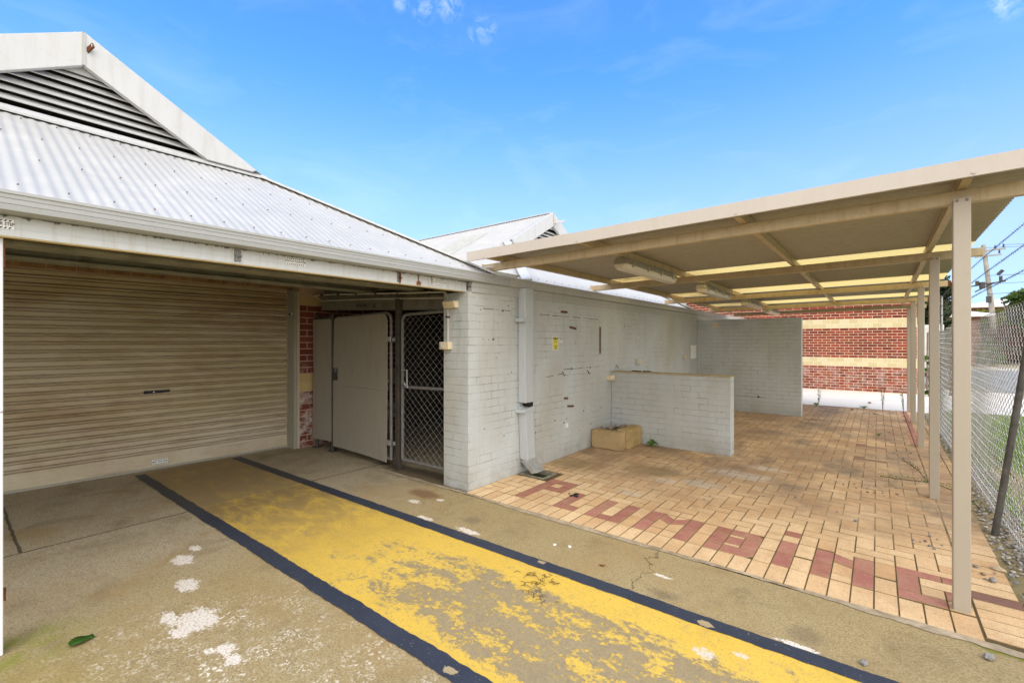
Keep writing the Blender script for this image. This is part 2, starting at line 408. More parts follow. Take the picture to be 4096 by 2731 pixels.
def mk_brick(name, ca, cb, eff=.0, spot=(.06, .03, .025)):
    m = Mat(name, .8, .2)
    c = m.mix(m.island(), ca, cb)
    c = m.mix(m.math('MULTIPLY', m.noise(22, 5, .65), .45), c, tuple(v * .55 for v in ca))
    c = m.mix(m.math('MULTIPLY', m.ramp(m.noise(90, 2), [(.62, 0.), (.7, 1.)]), .5), c, spot)
    if eff:
        x, y, z = m.sep()
        e = m.math('MULTIPLY', m.ramp(m.noise(5, 7, .7), [(.45, 0.), (.6, 1.)]), m.sstep(z, 1.45, .6))
        c = m.mix(m.math('MULTIPLY', e, eff), c, (.62, .57, .54))
    m.color(c); m.normal(m.bump(m.noise(60, 4), .4, .004))
    return m.m

def mk_metal_paint(name, c, streak=(.2, .12, .05), amt=.4, rough=.45, var=.08, rust=0., low=0.):
    m = Mat(name, rough, .4)
    x, y, z = m.sep()
    col = m.mix(m.noise(2.2, 6, .6), tuple(v * (1 - var) for v in c), tuple(min(1, v * (1 + var)) for v in c))
    s = m.ramp(m.noise(4.5, 7, .7, m.scaled((3, 3, .4))), [(.48, 0.), (.74, 1.)])
    col = m.mix(m.math('MULTIPLY', s, amt), col, streak)
    d = m.ramp(m.noise(16, 6, .75), [(.56, 0.), (.78, 1.)])
    col = m.mix(m.math('MULTIPLY', d, amt * .7), col, tuple(v * .6 for v in streak))
    if rust:
        r = m.sstep(m.noise(6.5, 7, .72), .70 - rust * .1, .74 - rust * .1)
        col = m.mix(r, col, m.mix(m.noise(30, 3), (.09, .025, .008), (.3, .1, .03)))
    m.color(col); m.normal(m.bump(m.noise(3, 4), .12, .02))
    return m.m

def mk_roller():
    m = Mat('dusty olive roller door steel', .5, .4)
    x, y, z = m.sep()
    c = m.mix(m.noise(1.2, 6, .6), (.31, .25, .13), (.52, .43, .26))
    d = m.ramp(m.noise(1.8, 8, .7, m.scaled((1, .35, 1.3)), dist=.5), [(.42, 0.), (.66, 1.)])
    c = m.mix(m.math('MULTIPLY', d, .7), c, (.58, .5, .38))
    r = m.ramp(m.noise(1.5, 7, .7, m.scaled((1, .4, 1.5))), [(.48, 0.), (.66, 1.)])
    c = m.mix(m.math('MULTIPLY', r, .65), c, (.29, .16, .075))
    lo = m.math('MULTIPLY', m.sstep(z, .9, .1), m.ramp(m.noise(2.2, 6, .7), [(.3, .3), (.65, 1.)]))
    c = m.mix(m.math('MULTIPLY', lo, .6), c, (.64, .59, .48))
    s = m.ramp(m.noise(7, 6, .7, m.scaled((1, .15, 3))), [(.55, 0.), (.75, 1.)])
    c = m.mix(m.math('MULTIPLY', s, .6), c, (.17, .13, .075))
    m.color(c); m.normal(m.bump(m.noise(4, 3), .1, .02))
    return m.m

def mk_translucent():
    m = Mat('yellowed fibreglass sheet', .5, .3)
    c = m.mix(m.noise(3, 6, .7, m.scaled((.3, 2, 1))), (.93, .67, .2), (.96, .78, .34))
    x, y, z = m.sep()
    moss = m.math('MULTIPLY', m.sstep(x, -1.5, -2.7), m.ramp(m.noise(6, 7, .7, m.scaled((.3, 2.5, 1))), [(.35, 0.), (.55, 1.)]))
    c = m.mix(m.math('MULTIPLY', moss, .8), c, (.28, .14, .04))
    t = m.n('BsdfTranslucent', {'Color': c}); d = m.n('BsdfDiffuse', {'Color': c})
    mx = m.n('MixShader', {0: .8, 1: d.outputs[0], 2: t.outputs[0]})
    m.nt.links.new(mx.outputs[0], m.out.inputs[0])
    return m.m

def mk_leaf(name, ca, cb, tr=.25):
    m = Mat(name, .6, .3)
    c = m.mix(m.island(), ca, cb)
    m.color(c)
    t = m.n('BsdfTranslucent', {'Color': c})
    mx = m.n('MixShader', {0: tr, 1: m.b.outputs[0], 2: t.outputs[0]})
    m.nt.links.new(mx.outputs[0], m.out.inputs[0])
    return m.m

def mk_ground():
    m = Mat('dry earth', .95, .1)
    c = m.mix(m.noise(3, 8, .7), (.2, .15, .075), (.42, .34, .21))
    c = m.mix(m.math('MULTIPLY', m.ramp(m.noise(.6, 5), [(.45, 0.), (.6, 1.)]), .4), c, (.1, .12, .04))
    m.color(c); m.normal(m.bump(m.noise(40, 5), .6, .02)); return m.m

MT = {}
MT['concrete'] = mk_concrete(); MT['yellow'] = mk_yellow(); MT['black'] = mk_black()
MT['paver'] = mk_paver('tan clay paver', (.72, .49, .27), (.85, .63, .38), (.22, .1, .045))
MT['redpaver'] = mk_paver('red clay paver', (.35, .13, .1), (.47, .2, .155), (.55, .34, .27), stain=False)
MT['greypaver'] = mk_paver('purple clay paver', (.25, .13, .1), (.3, .17, .13), (.12, .07, .06), stain=True)
def mk_sand():
    m = Mat('paving joint sand and moss', .95, .1)
    x, y, z = m.sep()
    c = m.mix(m.noise(7, 5, .6), (.07, .048, .024), (.15, .105, .055))
    pale = m.math('MULTIPLY', m.math('MULTIPLY', m.sstep(y, 4.3, 5.4), m.sstep(y, 11., 8.)), m.ramp(m.noise(1.3, 4), [(.38, 0.), (.6, 1.)]))
    c = m.mix(m.math('MULTIPLY', pale, .75), c, (.55, .43, .28))
    c = m.mix(m.ramp(m.noise(5, 4), [(.6, 0.), (.7, .7)]), c, (.06, .07, .015))
    m.color(c); return m.m
MT['sand'] = mk_sand()
MT['pbrick'] = mk_painted_brick()
MT['brick'] = mk_brick('red face brick', (.17, .033, .026), (.39, .078, .05), eff=.3)
MT['brickdark'] = mk_brick('maroon face brick', (.15, .04, .03), (.24, .065, .045), eff=.75)
MT['cream'] = mk_brick('cream face brick', (.66, .54, .3), (.78, .68, .44), spot=(.4, .3, .14))
MT['creamdark'] = mk_brick('sandy cream brick', (.5, .36, .16), (.6, .45, .22), spot=(.2, .1, .03))
MT['mortar'] = plain('cream mortar', (.78, .66, .42), .95, .1, .12, 30, .3)
MT['mortarw'] = plain('pinkish mortar', (.48, .34, .24), .95, .1, .15, 30, .3)
MT['canopy'] = mk_metal_paint('cream painted steel', (.52, .415, .26), (.3, .18, .07), .6)
MT['post'] = mk_metal_paint('cream powder coated post', (.42, .365, .295), (.34, .27, .18), .15, .4, .03)
MT['capping'] = mk_metal_paint('pale cream capping', (.51, .455, .4), (.38, .3, .2), .2, .4, .04)
MT['sheet'] = mk_metal_paint('grey beige roof sheet underside', (.40, .37, .315), (.24, .19, .12), .35, .5)
MT['trans'] = mk_translucent()
MT['roof'] = plain('white roof steel', (.45, .445, .435), .42, .4, .05, 2.5, dirt=(.55, .53, .5), dirt_amt=.5, streak=False)
MT['roofgrey'] = plain('grey translucent roof panel', (.42, .42, .38), .45, .4, .15, 8)
MT['white'] = mk_metal_paint('white painted trim', (.54, .54, .54), (.3, .25, .18), .25, .5, .04)
MT['fascia'] = mk_metal_paint('white fascia boards with rust runs', (.54, .56, .57), (.3, .19, .1), .45, .5, .04, rust=.25)
def mk_fascia():
    m = Mat('white fascia with mould and rust runs', .5, .4)
    x, y, z = m.sep()
    c = m.mix(m.noise(2.2, 6, .6), (.52, .54, .55), (.58, .6, .61))
    run = m.ramp(m.noise(5, 7, .7, m.scaled((1, 5, .35))), [(.5, 0.), (.72, 1.)])
    c = m.mix(m.math('MULTIPLY', run, .4), c, (.36, .27, .17))
    mould = m.sstep(m.math('ADD', z, m.math('MULTIPLY', m.math('SUBTRACT', m.noise(26, 6, .7, m.scaled((1, 1, .5))), .5), .11)), 2.236, 2.243)
    c = m.mix(m.math('MULTIPLY', mould, .85), c, (.05, .045, .035))
    rust = None
    for (yc_, zc_, ry, rz) in ((2.66, 2.16, .012, .03), (2.885, 2.16, .03, .028), (2.88, 2.2, .008, .05), (3.05, 2.2, .006, .04), (.23, 2.0, .03, .05)):
        dy = m.math('DIVIDE', m.math('SUBTRACT', y, yc_), ry); dz = m.math('DIVIDE', m.math('SUBTRACT', z, zc_), rz)
        d = m.math('ADD', m.math('SQRT', m.math('ADD', m.math('MULTIPLY', dy, dy), m.math('MULTIPLY', dz, dz))), m.math('MULTIPLY', m.math('SUBTRACT', m.noise(45, 5, .7), .5), 2.))
        k = m.sstep(d, 1.2, .7); rust = k if rust is None else m.math('MAXIMUM', rust, k)
    c = m.mix(rust, c, (.2, .07, .02))
    m.color(c); return m.m
MT['fascia'] = mk_fascia()
MT['gutter'] = mk_metal_paint('pale grey gutter', (.38, .39, .39), (.36, .33, .28), .3, .4, .05)
MT['gutterw'] = mk_metal_paint('grey painted gutter over wall', (.42, .42, .405), (.28, .26, .22), .4, .5, .05)
MT['fasciag'] = mk_metal_paint('grey painted fascia over wall', (.44, .445, .43), (.27, .24, .18), .4, .5, .05)
MT['pipe'] = mk_metal_paint('grey painted downpipe', (.45, .48, .5), (.32, .3, .26), .35, .5, .05)
MT['roller'] = mk_roller()
MT['jamb'] = mk_metal_paint('olive grey steel jamb', (.34, .325, .265), (.18, .15, .1), .4)
MT['jambedge'] = plain('lit jamb edge', (.5, .43, .32), .6, .3, .1)  # jamb steel in a paler colour, painting in its lit side
MT['gatesheet'] = mk_metal_paint('grey gate sheeting', (.31, .285, .24), (.22, .18, .13), .4, .5, .05)
MT['galvdark'] = plain('dull galvanised frame', (.18, .175, .165), .5, .45, .25, 14, dirt=(.12, .09, .07))
MT['galv'] = plain('weathered galvanised steel', (.42, .43, .43), .45, .5, .25, 14, metal=.5, dirt=(.2, .16, .12))
MT['darksteel'] = plain('dark grimy steel', (.06, .052, .046), .6, .4, .3, 8, dirt=(.12, .07, .04))
MT['oldpost'] = plain('dark weathered pipe', (.085, .08, .072), .6, .4, .35, 9, .2, dirt=(.3, .28, .26), dirt_amt=.4)
MT['rust'] = plain('rusty iron', (.13, .05, .022), .8, .2, .4, 30, .4)
MT['screw'] = plain('dull brown screw head', (.2, .17, .14), .7, .3, .2, 40)
MT['soffit'] = plain('grimy dark soffit lining', (.25, .24, .19), .8, .2, .3, 3, dirt=(.1, .1, .075), dirt_amt=.7)
MT['lintel'] = plain('grimy concrete lintel', (.2, .19, .16), .85, .2, .3, 5, .3, dirt=(.08, .07, .06), dirt_amt=.7)
MT['beam'] = plain('dark grey steel beam', (.28, .27, .22), .7, .3, .25, 4, dirt=(.11, .1, .08), dirt_amt=.7)
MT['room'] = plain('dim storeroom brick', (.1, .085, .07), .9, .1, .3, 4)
MT['beige'] = plain('beige plastic', (.72, .6, .4), .4, .4, .06, 5, dirt=(.45, .33, .18), dirt_amt=.4)
MT['beigegrey'] = plain('aged grey plastic', (.48, .46, .4), .5, .4, .08, 5)
MT['conduit'] = plain('grey conduit', (.5, .48, .44), .5, .4, .12, 6, dirt=(.2, .16, .1))
MT['signwhite'] = plain('white sign plastic', (.8, .8, .78), .4, .4, .04, 6, dirt=(.5, .47, .4), dirt_amt=.3)
MT['signyellow'] = plain('yellow sign plastic', (.82, .7, .03), .4, .4, .05, 6)
MT['ink'] = plain('black ink', (.02, .02, .03), .6, .3, .1)
MT['hole'] = plain('blackened hole', (.03, .026, .022), .9, .1, .3, 40)
MT['lime'] = plain('limestone block', (.44, .32, .17), .9, .15, .28, 5, .6, dirt=(.24, .14, .06), dirt_amt=.6)
MT['pebble'] = plain('grey brown pebbles', (.26, .2, .15), .8, .2, .45, 25, .3)
MT['stoneg'] = plain('grey crushed stone', (.24, .23, .225), .85, .2, .45, 25, .4)
MT['stonet'] = plain('tan stone', (.5, .4, .27), .85, .2, .2, 25, .3)
MT['pit'] = plain('old wet concrete', (.22, .2, .15), .8, .3, .35, 14, .5, dirt=(.07, .08, .03), dirt_amt=.7)
MT['water'] = plain('green stagnant water', (.035, .045, .012), .12, .5, .3, 6)
MT['tarplug'] = plain('black tar', (.02, .018, .017), .75, .3, .3, 60, .8)
MT['path'] = plain('pale concrete path', (.72, .69, .64), .85, .2, .08, 2.5, .2, dirt=(.5, .45, .38), dirt_amt=.4)
MT['asphalt'] = plain('grey asphalt', (.33, .33, .33), .9, .2, .12, 4, .3)
MT['verge'] = plain('sandy verge', (.45, .38, .28), .95, .1, .2, 1.5, .3)
MT['ground'] = mk_ground()
MT['grass'] = mk_leaf('green grass', (.1, .21, .02), (.24, .42, .06), .35)
MT['lawn'] = plain('grassy soil', (.15, .21, .045), .95, .1, .4, 5, .4, dirt=(.36, .3, .18), dirt_amt=.6)
MT['weed'] = mk_leaf('weed leaf', (.04, .11, .012), (.1, .2, .03), .2)
MT['leafdark'] = mk_leaf('dark evergreen leaf', (.018, .035, .012), (.06, .085, .03), .15)
MT['leafmid'] = mk_leaf('mid green leaf', (.04, .085, .015), (.13, .19, .04), .25)
MT['leafyel'] = mk_leaf('yellow green leaf', (.12, .15, .015), (.28, .28, .04), .25)
MT['leafred'] = mk_leaf('reddish leaf', (.1, .03, .025), (.2, .08, .06), .2)
MT['deadleaf'] = plain('dead brown leaf', (.2, .07, .025), .7, .2, .3, 20)
MT['greenleaf'] = plain('fresh green leaf', (.035, .1, .014), .35, .45, .25, 25)
MT['bark'] = plain('bark', (.12, .09, .06), .9, .1, .3, 12, .6)
MT['twig'] = plain('dry twig', (.1, .065, .035), .9, .1, .3, 20)
MT['timber'] = plain('weathered grey pole timber', (.36, .34, .29), .85, .2, .2, 3, .3)
MT['wire'] = plain('dark wire', (.035, .035, .04), .6, .4, .2)
MT['barb'] = plain('aged barbed wire', (.06, .06, .065), .5, .5, .3, 20)
MT['link'] = plain('aged chain link wire', (.4, .4, .4), .5, .5, .3, 12, metal=.35)
MT['linkdark'] = plain('dull gate mesh wire', (.24, .235, .22), .5, .5, .3, 12)
MT['diff'] = Mat('cloudy lamp diffuser', .3, .5).color((.66, .61, .5)).m
MT['tray'] = plain('grey lamp tray', (.36, .34, .3), .5, .4, .15, 8, dirt=(.2, .15, .09))
MT['chrome'] = plain('lamp clip steel', (.6, .58, .52), .3, .5, .1, 8, metal=.8)
MT['tile'] = plain('red brown house brick', (.3, .13, .08), .9, .1, .2, 6)
MT['houseroof'] = plain('pale house roof', (.8, .77, .73), .6, .3, .04, 4)
MT['render'] = plain('cream render', (.62, .55, .45), .8, .2, .08, 4)
MT['glass'] = Mat('dark window glass', .08, .5).color((.05, .06, .07)).m
MT['blue'] = plain('blue paint mark', (.15, .35, .6), .6)

# ------------------------------------------------------------------ the setting: ground
g = MB(); g.add([(-250, -250, -.07), (250, -250, -.07), (250, 250, -.07), (-250, 250, -.07)], [(0, 1, 2, 3)])
struct(g.build('ground', MT['ground']))
g = MB()
g.box(-8.2, 4.2, -5.0, 3.44, -.06, 0.0); g.box(-8.2, -3.42, 3.44, 3.72, -.06, -.004)
g.box(-6.78, -3.6, 3.72, 9.0, -.06, -.006)
struct(g.build('driveway', MT['concrete']))

def ragged(x0, x1, ya, yb, step, amp, seed, both=True):
    rnd = random.Random(seed); n = int((x1 - x0) / step)
    a = []; b = []; wa = wb = 0
    for i in range(n + 1):
        x = x0 + (x1 - x0) * i / n
        wa = wa * .75 + rnd.uniform(-1, 1) * amp; wb = wb * .75 + rnd.uniform(-1, 1) * amp
        a.append((x, ya(x) + wa)); b.append((x, yb(x) + (wb if both else 0)))
    return a, b
def strip(name, x0, x1, ya, yb, z, mat, amp=.003, seed=1, step=.02):
    a, b = ragged(x0, x1, ya, yb, step, amp, seed); m = MB()
    n = len(a); m.add([(p[0], p[1], z) for p in a] + [(p[0], p[1], z) for p in b], [(i, i + 1, n + i + 1, n + i) for i in range(n - 1)])
    return struct(m.build(name, mat))
lo_out = lambda x: 1.466 + .011 * (x + 5.0)
lo_in = lambda x: 1.574 + .013 * (x + 5.0)
hi_in = lambda x: 2.545 + .03 * (x + 5.0)
hi_out = lambda x: 2.663 + .028 * (x + 5.0)
strip('painted_path', -6.95, 4.1, lambda x: lo_in(x) - .01, lambda x: hi_in(x) + .01, .003, MT['yellow'], .001, 1)
strip('painted_line', -6.9, 4.1, lo_out, lo_in, .006, MT['black'], .0035, 2)
strip('painted_line', -6.9, 4.1, hi_in, hi_out, .006, MT['black'], .003, 3)
strip('kerb_strip', -5.0, .7, lambda x: 3.425 - .015 * math.sin(x * 2.1), lambda x: 3.478, .004, plain('pale mortar edge', (.38, .31, .22), .9, .15, .35, 12, .4, dirt=(.2, .15, .08), dirt_amt=.6), .006, 4)

# paving: individual clay pavers in one sheet
mX, mY = .1175, .1225
X0 = -1.661
YF = 3.482
def right_edge(y): return .69 + .08 * min(1, max(0, (y - 4.8) / 3.4))
pv = MB()          # tan pavers
pr = MB()          # red pavers
pg = MB()          # purple pavers
rp = random.Random(11)
def paver(mb, poly, top=0., gap=.0024):
    cx = sum(p[0] for p in poly) / len(poly); cy = sum(p[1] for p in poly) / len(poly)
    h = top + rp.uniform(-.0015, .0015)
    def ins(k, z):
        out = []
        n = len(poly)
        ar = sum(poly[i][0] * poly[(i + 1) % n][1] - poly[(i + 1) % n][0] * poly[i][1] for i in range(n))
        P = poly if ar > 0 else poly[::-1]
        for i in range(n):
            a = Vector(P[i - 1]); b = Vector(P[i]); c = Vector(P[(i + 1) % n])
            d1 = (b - a).normalized(); d2 = (c - b).normalized()
            n1 = Vector((-d1.y, d1.x)); n2 = Vector((-d2.y, d2.x))
            q = b + (n1 + n2) * (k / max(.3, 1 + n1.dot(n2)))
            out.append((q.x, q.y, z))
        return out
    n = len(poly); tx, ty = rp.uniform(-.006, .006), rp.uniform(-.006, .006)
    lo = ins(gap, -.045); mid = ins(gap, h - .003); up = ins(gap + .0026, h)
    tilt = lambda p: (p[0], p[1], p[2] + (p[0] - cx) * tx + (p[1] - cy) * ty)
    vs = lo + [tilt(p) for p in mid] + [tilt(p) for p in up]
    mb.cur = 0; fs = []
    mb.add([tilt(p) for p in up], [tuple(range(n))])
    mb.cur = 1
    for l in (0, 1): fs += [(l * n + i, l * n + (i + 1) % n, (l + 1) * n + (i + 1) % n, (l + 1) * n + i) for i in range(n)]
    mb.add(vs, fs); mb.cur = 0
def rect(x0, x1, y0, y1): return [(x0, y0), (x1, y0), (x1, y1), (x0, y1)]
def col(k): return X0 + mX * k
ROW0, ROW1, ROW2 = 3.73, 3.975, 4.22
covered = []      # areas taken by letters or by the drain pit
def red(poly): paver(pr, poly, .0005); covered.append(poly)
w = mX
def R_(x0, x1, y0, y1): red(rect(x0, x1, y0, y1))
def Yl(x0, x1, y0, y1): paver(pv, rect(x0, x1, y0, y1)); covered.append(rect(x0, x1, y0, y1))
# P
p = col(-11)
R_(p, p + w, 3.73, 3.852); R_(p, p + w, 3.852, 4.098); R_(p, p + w, 4.098, 4.343); R_(p, p + w, 4.343, 4.4655)
R_(p + w, p + 3 * w, 4.343, 4.4655); R_(p + w, p + 3 * w, 4.098, 4.22); R_(p + 2 * w, p + 3 * w, 4.22, 4.343); Yl(p + w, p + 2 * w, 4.22, 4.343)
# L
p = col(-7)
R_(p, p + w, 3.852, 3.975); R_(p, p + w, 3.975, 4.22); R_(p, p + 2 * w, 3.73, 3.852); Yl(p + w, p + 2 * w, 3.852, 4.098); Yl(p + w, p + 2 * w, 4.098, 4.22)
# U
p = col(-4)
R_(p, p + w, 3.73, 3.975); R_(p, p + w, 3.975, 4.22); R_(p + w, p + 2 * w, 3.73, 3.84); R_(p + 2 * w, p + 3 * w, 3.73, 3.975); R_(p + 2 * w, p + 3 * w, 3.975, 4.22)
Yl(p + w, p + 2 * w, 3.84, 4.085); Yl(p + w, p + 2 * w, 4.085, 4.22)
# M
p = col(0)
R_(p, p + w, 3.73, 3.975); R_(p, p + w, 3.975, 4.22); R_(p + 3 * w, p + 4 * w, 3.73, 3.975); R_(p + 3 * w, p + 4 * w, 3.975, 4.22)
red([(p + w, 4.07), (p + 2 * w, 3.985), (p + 2 * w, 4.12), (p + w, 4.215)]); red([(p + 2 * w, 3.985), (p + 3 * w, 4.07), (p + 3 * w, 4.215), (p + 2 * w, 4.12)])
for k in (1, 2):
    a, b = p + k * w, p + (k + 1) * w
    yy = (4.07, 3.985) if k == 1 else (3.985, 4.07)
    paver(pv, [(a, 3.73), (b, 3.73), (b, 3.86), (a, 3.86)]); paver(pv, [(a, 3.86), (b, 3.86), (b, yy[1]), (a, yy[0])]); covered.append(rect(a, b, 3.73, 4.07))
paver(pv, [(p + w, 4.215), (p + 2 * w, 4.12), (p + 2 * w, 4.22)]); paver(pv, [(p + 2 * w, 4.12), (p + 3 * w, 4.215), (p + 2 * w, 4.22)]); covered.append(rect(p + w, p + 3 * w, 4.1, 4.22))
# B
p = col(5)
R_(p, p + w, 3.73, 3.852); R_(p, p + w, 3.852, 4.098); R_(p, p + w, 4.098, 4.22)
red([(p + w, 3.73), (p + 3 * w - .05, 3.73), (p + 3 * w, 3.78), (p + 3 * w, 3.875), (p + w, 3.875)])
red([(p + w, 4.105), (p + 3 * w, 4.105), (p + 3 * w, 4.18), (p + 3 * w - .05, 4.22), (p + w, 4.22)])
R_(p + 2 * w, p + 3 * w, 3.875, 4.105); R_(p + w, p + 2 * w, 3.915, 4.065); Yl(p + w, p + 2 * w, 3.875, 3.915); Yl(p + w, p + 2 * w, 4.065, 4.105)
# i
p = col(9)
R_(p, p + w, 3.745, 3.99); R_(p, p + w, 3.99, 4.235); Yl(p, p + w, 4.235, 4.365); R_(p, p + w, 4.365, 4.4875)
# N
p = col(11)
R_(p, p + w, 3.75, 3.995); R_(p, p + w, 3.995, 4.24); R_(p + 2 * w, p + 3 * w, 3.755, 4.0); R_(p + 2 * w, p + 3 * w, 4.0, 4.245)
red([(p + w, 4.07), (p + 2 * w, 4.02), (p + 2 * w, 4.16), (p + w, 4.22)])
paver(pv, [(p + w, 3.755), (p + 2 * w, 3.755), (p + 2 * w, 3.865), (p + w, 3.865)]); paver(pv, [(p + w, 3.865), (p + 2 * w, 3.865), (p + 2 * w, 4.02), (p + w, 4.07)]); covered.append(rect(p + w, p + 2 * w, 3.74, 4.07))
paver(pv, [(p + w, 4.22), (p + 2 * w, 4.16), (p + 2 * w, 4.27), (p + w, 4.27)]); covered.append(rect(p + w, p + 2 * w, 4.15, 4.27))
# G
p = col(15)
R_(p, p + 2 * w, 4.15, 4.265); R_(p + 2 * w, p + 3 * w, 4.15, 4.265); R_(p, p + w, 3.885, 4.15); R_(p, p + 2 * w, 3.765, 3.885); R_(p + 2 * w, p + 3 * w, 3.885, 4.02)
Yl(p + w, p + 3 * w, 4.02, 4.15); Yl(p + w, p + 2 * w, 3.885, 4.02); Yl(p + 2 * w, p + 3 * w, 3.765, 3.885)
PIT = (-3.39, -3.03, 4.38, 4.68)
covered.append(rect(*PIT))
POSTS = [(.393, 3.835), (.455, 6.37), (.52, 9.32), (.557, 12.04), (.568, 13.80)]
def is_cov(x, y):
    for poly in covered:
        xs = [q[0] for q in poly]; ys = [q[1] for q in poly]
        if min(xs) - .004 < x < max(xs) + .004 and min(ys) - .004 < y < max(ys) + .004: return True
    return False
# front soldier course
k = -15
while col(k) < .46:
    a, b = max(col(k), -3.41), min(col(k + 1), .46)
    if b - a > .03: paver(pv, rect(a, b, YF, ROW0 if k < 9 else ROW0 + .02))
    k += 1
# two rows between the letters
for k in range(-11, 19):
    a, b = col(k), min(col(k + 1), .46)
    if b - a < .03: continue
    for (y0, y1) in ((ROW0, ROW1), (ROW1, ROW2)):
        if not is_cov((a + b) / 2, (y0 + y1) / 2) and not is_cov((a + b) / 2, y0 + .06) and not is_cov((a + b) / 2, y1 - .06): paver(pv, rect(a, b, y0 + (.02 if k >= 9 else 0), y1 + (.03 if k >= 9 and y1 == ROW2 else 0)))
        else:
            for (c0, c1) in ((y0, (y0 + y1) / 2), ((y0 + y1) / 2, y1)):
                if not is_cov((a + b) / 2, (c0 + c1) / 2) and not is_cov((a + b) / 2, c0 + .03) and not is_cov((a + b) / 2, c1 - .03): paver(pv, rect(a, b, c0, c1))
# herringbone field
YH = ROW2
grey_at = [(-1.0, 11.2), (-.2, 8.9), (0., 8.85), (.02, 7.85), (-.85, 13.7), (-.88, 13.2), (-.92, 12.7), (-1.05, 10.7), (-.1, 7.9)]
def emit(x0, x1, y0, y1):
    x0 = max(x0, -3.412); x1 = min(x1, .455); y1 = min(y1, 13.83)
    if x1 - x0 < .02 or y1 - y0 < .02: return
    cx, cy = (x0 + x1) / 2, (y0 + y1) / 2
    if cx > .40 and 9.4 < cy < 13.75: return
    pts = [(cx, cy), (x0 + .03, y0 + .03), (x1 - .03, y1 - .03), (x0 + .03, y1 - .03), (x1 - .03, y0 + .03)]
    cv = [is_cov(*q) for q in pts]
    if any(cv):
        if y1 - y0 > mY * 1.5: emit(x0, x1, y0, (y0 + y1) / 2); emit(x0, x1, (y0 + y1) / 2, y1)
        elif x1 - x0 > mX * 1.5: emit(x0, (x0 + x1) / 2, y0, y1); emit((x0 + x1) / 2, x1, y0, y1)
        return
    for gx, gy in grey_at:
        if abs(cx - gx) < .13 and abs(cy - gy) < .07: paver(pg, rect(x0, x1, y0, y1)); return
    paver(pv, rect(x0, x1, y0, y1))
for j in range(-5, 82):
    for i in range(-16, 19):
        kk = (i - j) % 4
        x0 = col(i); y0 = YH + j * mY
        if kk == 0: X1, Y1 = x0 + 2 * mX, y0 + mY
        elif kk == 3: X1, Y1 = x0 + mX, y0 + 2 * mY
        else: continue
        if y0 < YH - .01:
            if col(i) < col(-11) - .02 and y0 > ROW0 - .13:
                emit(x0, min(X1, col(-11)), max(y0, ROW0), Y1)
            elif Y1 > YH + .01: emit(x0, X1, YH + (.03 if i >= 9 else 0), Y1)
            continue
        emit(x0, X1, y0 + (.03 if (j == 0 and i >= 9) else 0), Y1)
# border of stretchers on the fence side
y = YF + .05
while y < 13.7:
    re_ = right_edge(y) + rp.uniform(-.004, .004) + (.16 if y < 4.1 else 0)
    blk = any(abs(y + mY / 2 - q[1]) < .06 for q in POSTS[:1])
    mt_ = pg if abs(y - 4.02) < .06 else pv
    paver(mt_, rect(.46, min(re_, .695), y, y + mY))
    if re_ > .74: paver(mt_, rect(.695, re_, y, y + mY))
    y += mY
y = 9.4
while y < 13.7:
    paver(pr, rect(.405, .455, y, y + .24)); paver(pr, rect(.46, .53, y, y + .24), .003); y += .245
EDG = plain('grimy paver edge', (.3, .2, .1), .9, .15, .35, 6, .2, dirt=(.09, .075, .03))
pav = struct(pv.build('paving', [MT['paver'], EDG]))
struct(pr.build('paving_red_letters', [MT['redpaver'], EDG]))
struct(pg.build('paving_purple', [MT['greypaver'], EDG]))
sb = MB()
for (a, b, c, d) in ((-3.42, PIT[0], YF, 13.84), (PIT[1], .66, YF, 13.84), (PIT[0], PIT[1], YF, PIT[2]), (PIT[0], PIT[1], PIT[3], 13.84)):
    sb.box(a, b, c, d, -.06, -.0032)
struct(sb.build('paving_bed', MT['sand']))
# far concrete path in front of the brick building, road, verge
pb = MB()
for (a, b) in ((13.85, 14.9), (14.91, 16.1), (16.11, 18.6)): pb.box(-9, 1.0, a, b, -.06, -.002)
struct(pb.build('path', MT['path']))
rd = MB(); rd.add([(1.45, 21.5, -.05), (120, 21.5, -.05), (120, 38, -.05), (1.45, 38, -.05)], [(0, 1, 2, 3)])
struct(rd.build('road', MT['asphalt']))
rd = MB(); rd.add([(.98, 15, -.055), (120, 13.4, -.055), (120, 21.4, -.055), (.98, 21.4, -.055)], [(0, 1, 2, 3)])
struct(rd.build('footpath', MT['path']))
rd = MB(); rd.box(1.45, 120, 38.0, 38.3, -.07, .06); struct(rd.build('kerb', MT['path']))
rd = MB(); rd.add([(1.45, 38.3, .05), (120, 38.3, .05), (120, 47, .05), (1.45, 47, .05)], [(0, 1, 2, 3)])
struct(rd.build('verge', MT['verge']))
rd = MB(); rd.add([(.98, 3.0, -.03), (14, 3.0, -.03), (14, 14.2, -.03), (.98, 14.8, -.03)], [(0, 1, 2, 3)])
struct(rd.build('lawn', MT['lawn']))

rd = MB(); rd.add([(.60, 3.50, -.02), (1.02, 3.3, -.02), (1.6, 3.3, -.02), (1.02, 14.5, -.02), (.62, 14.5, -.02)], [(0, 1, 2, 3, 4)])
struct(rd.build('earth_strip', MT['ground']))
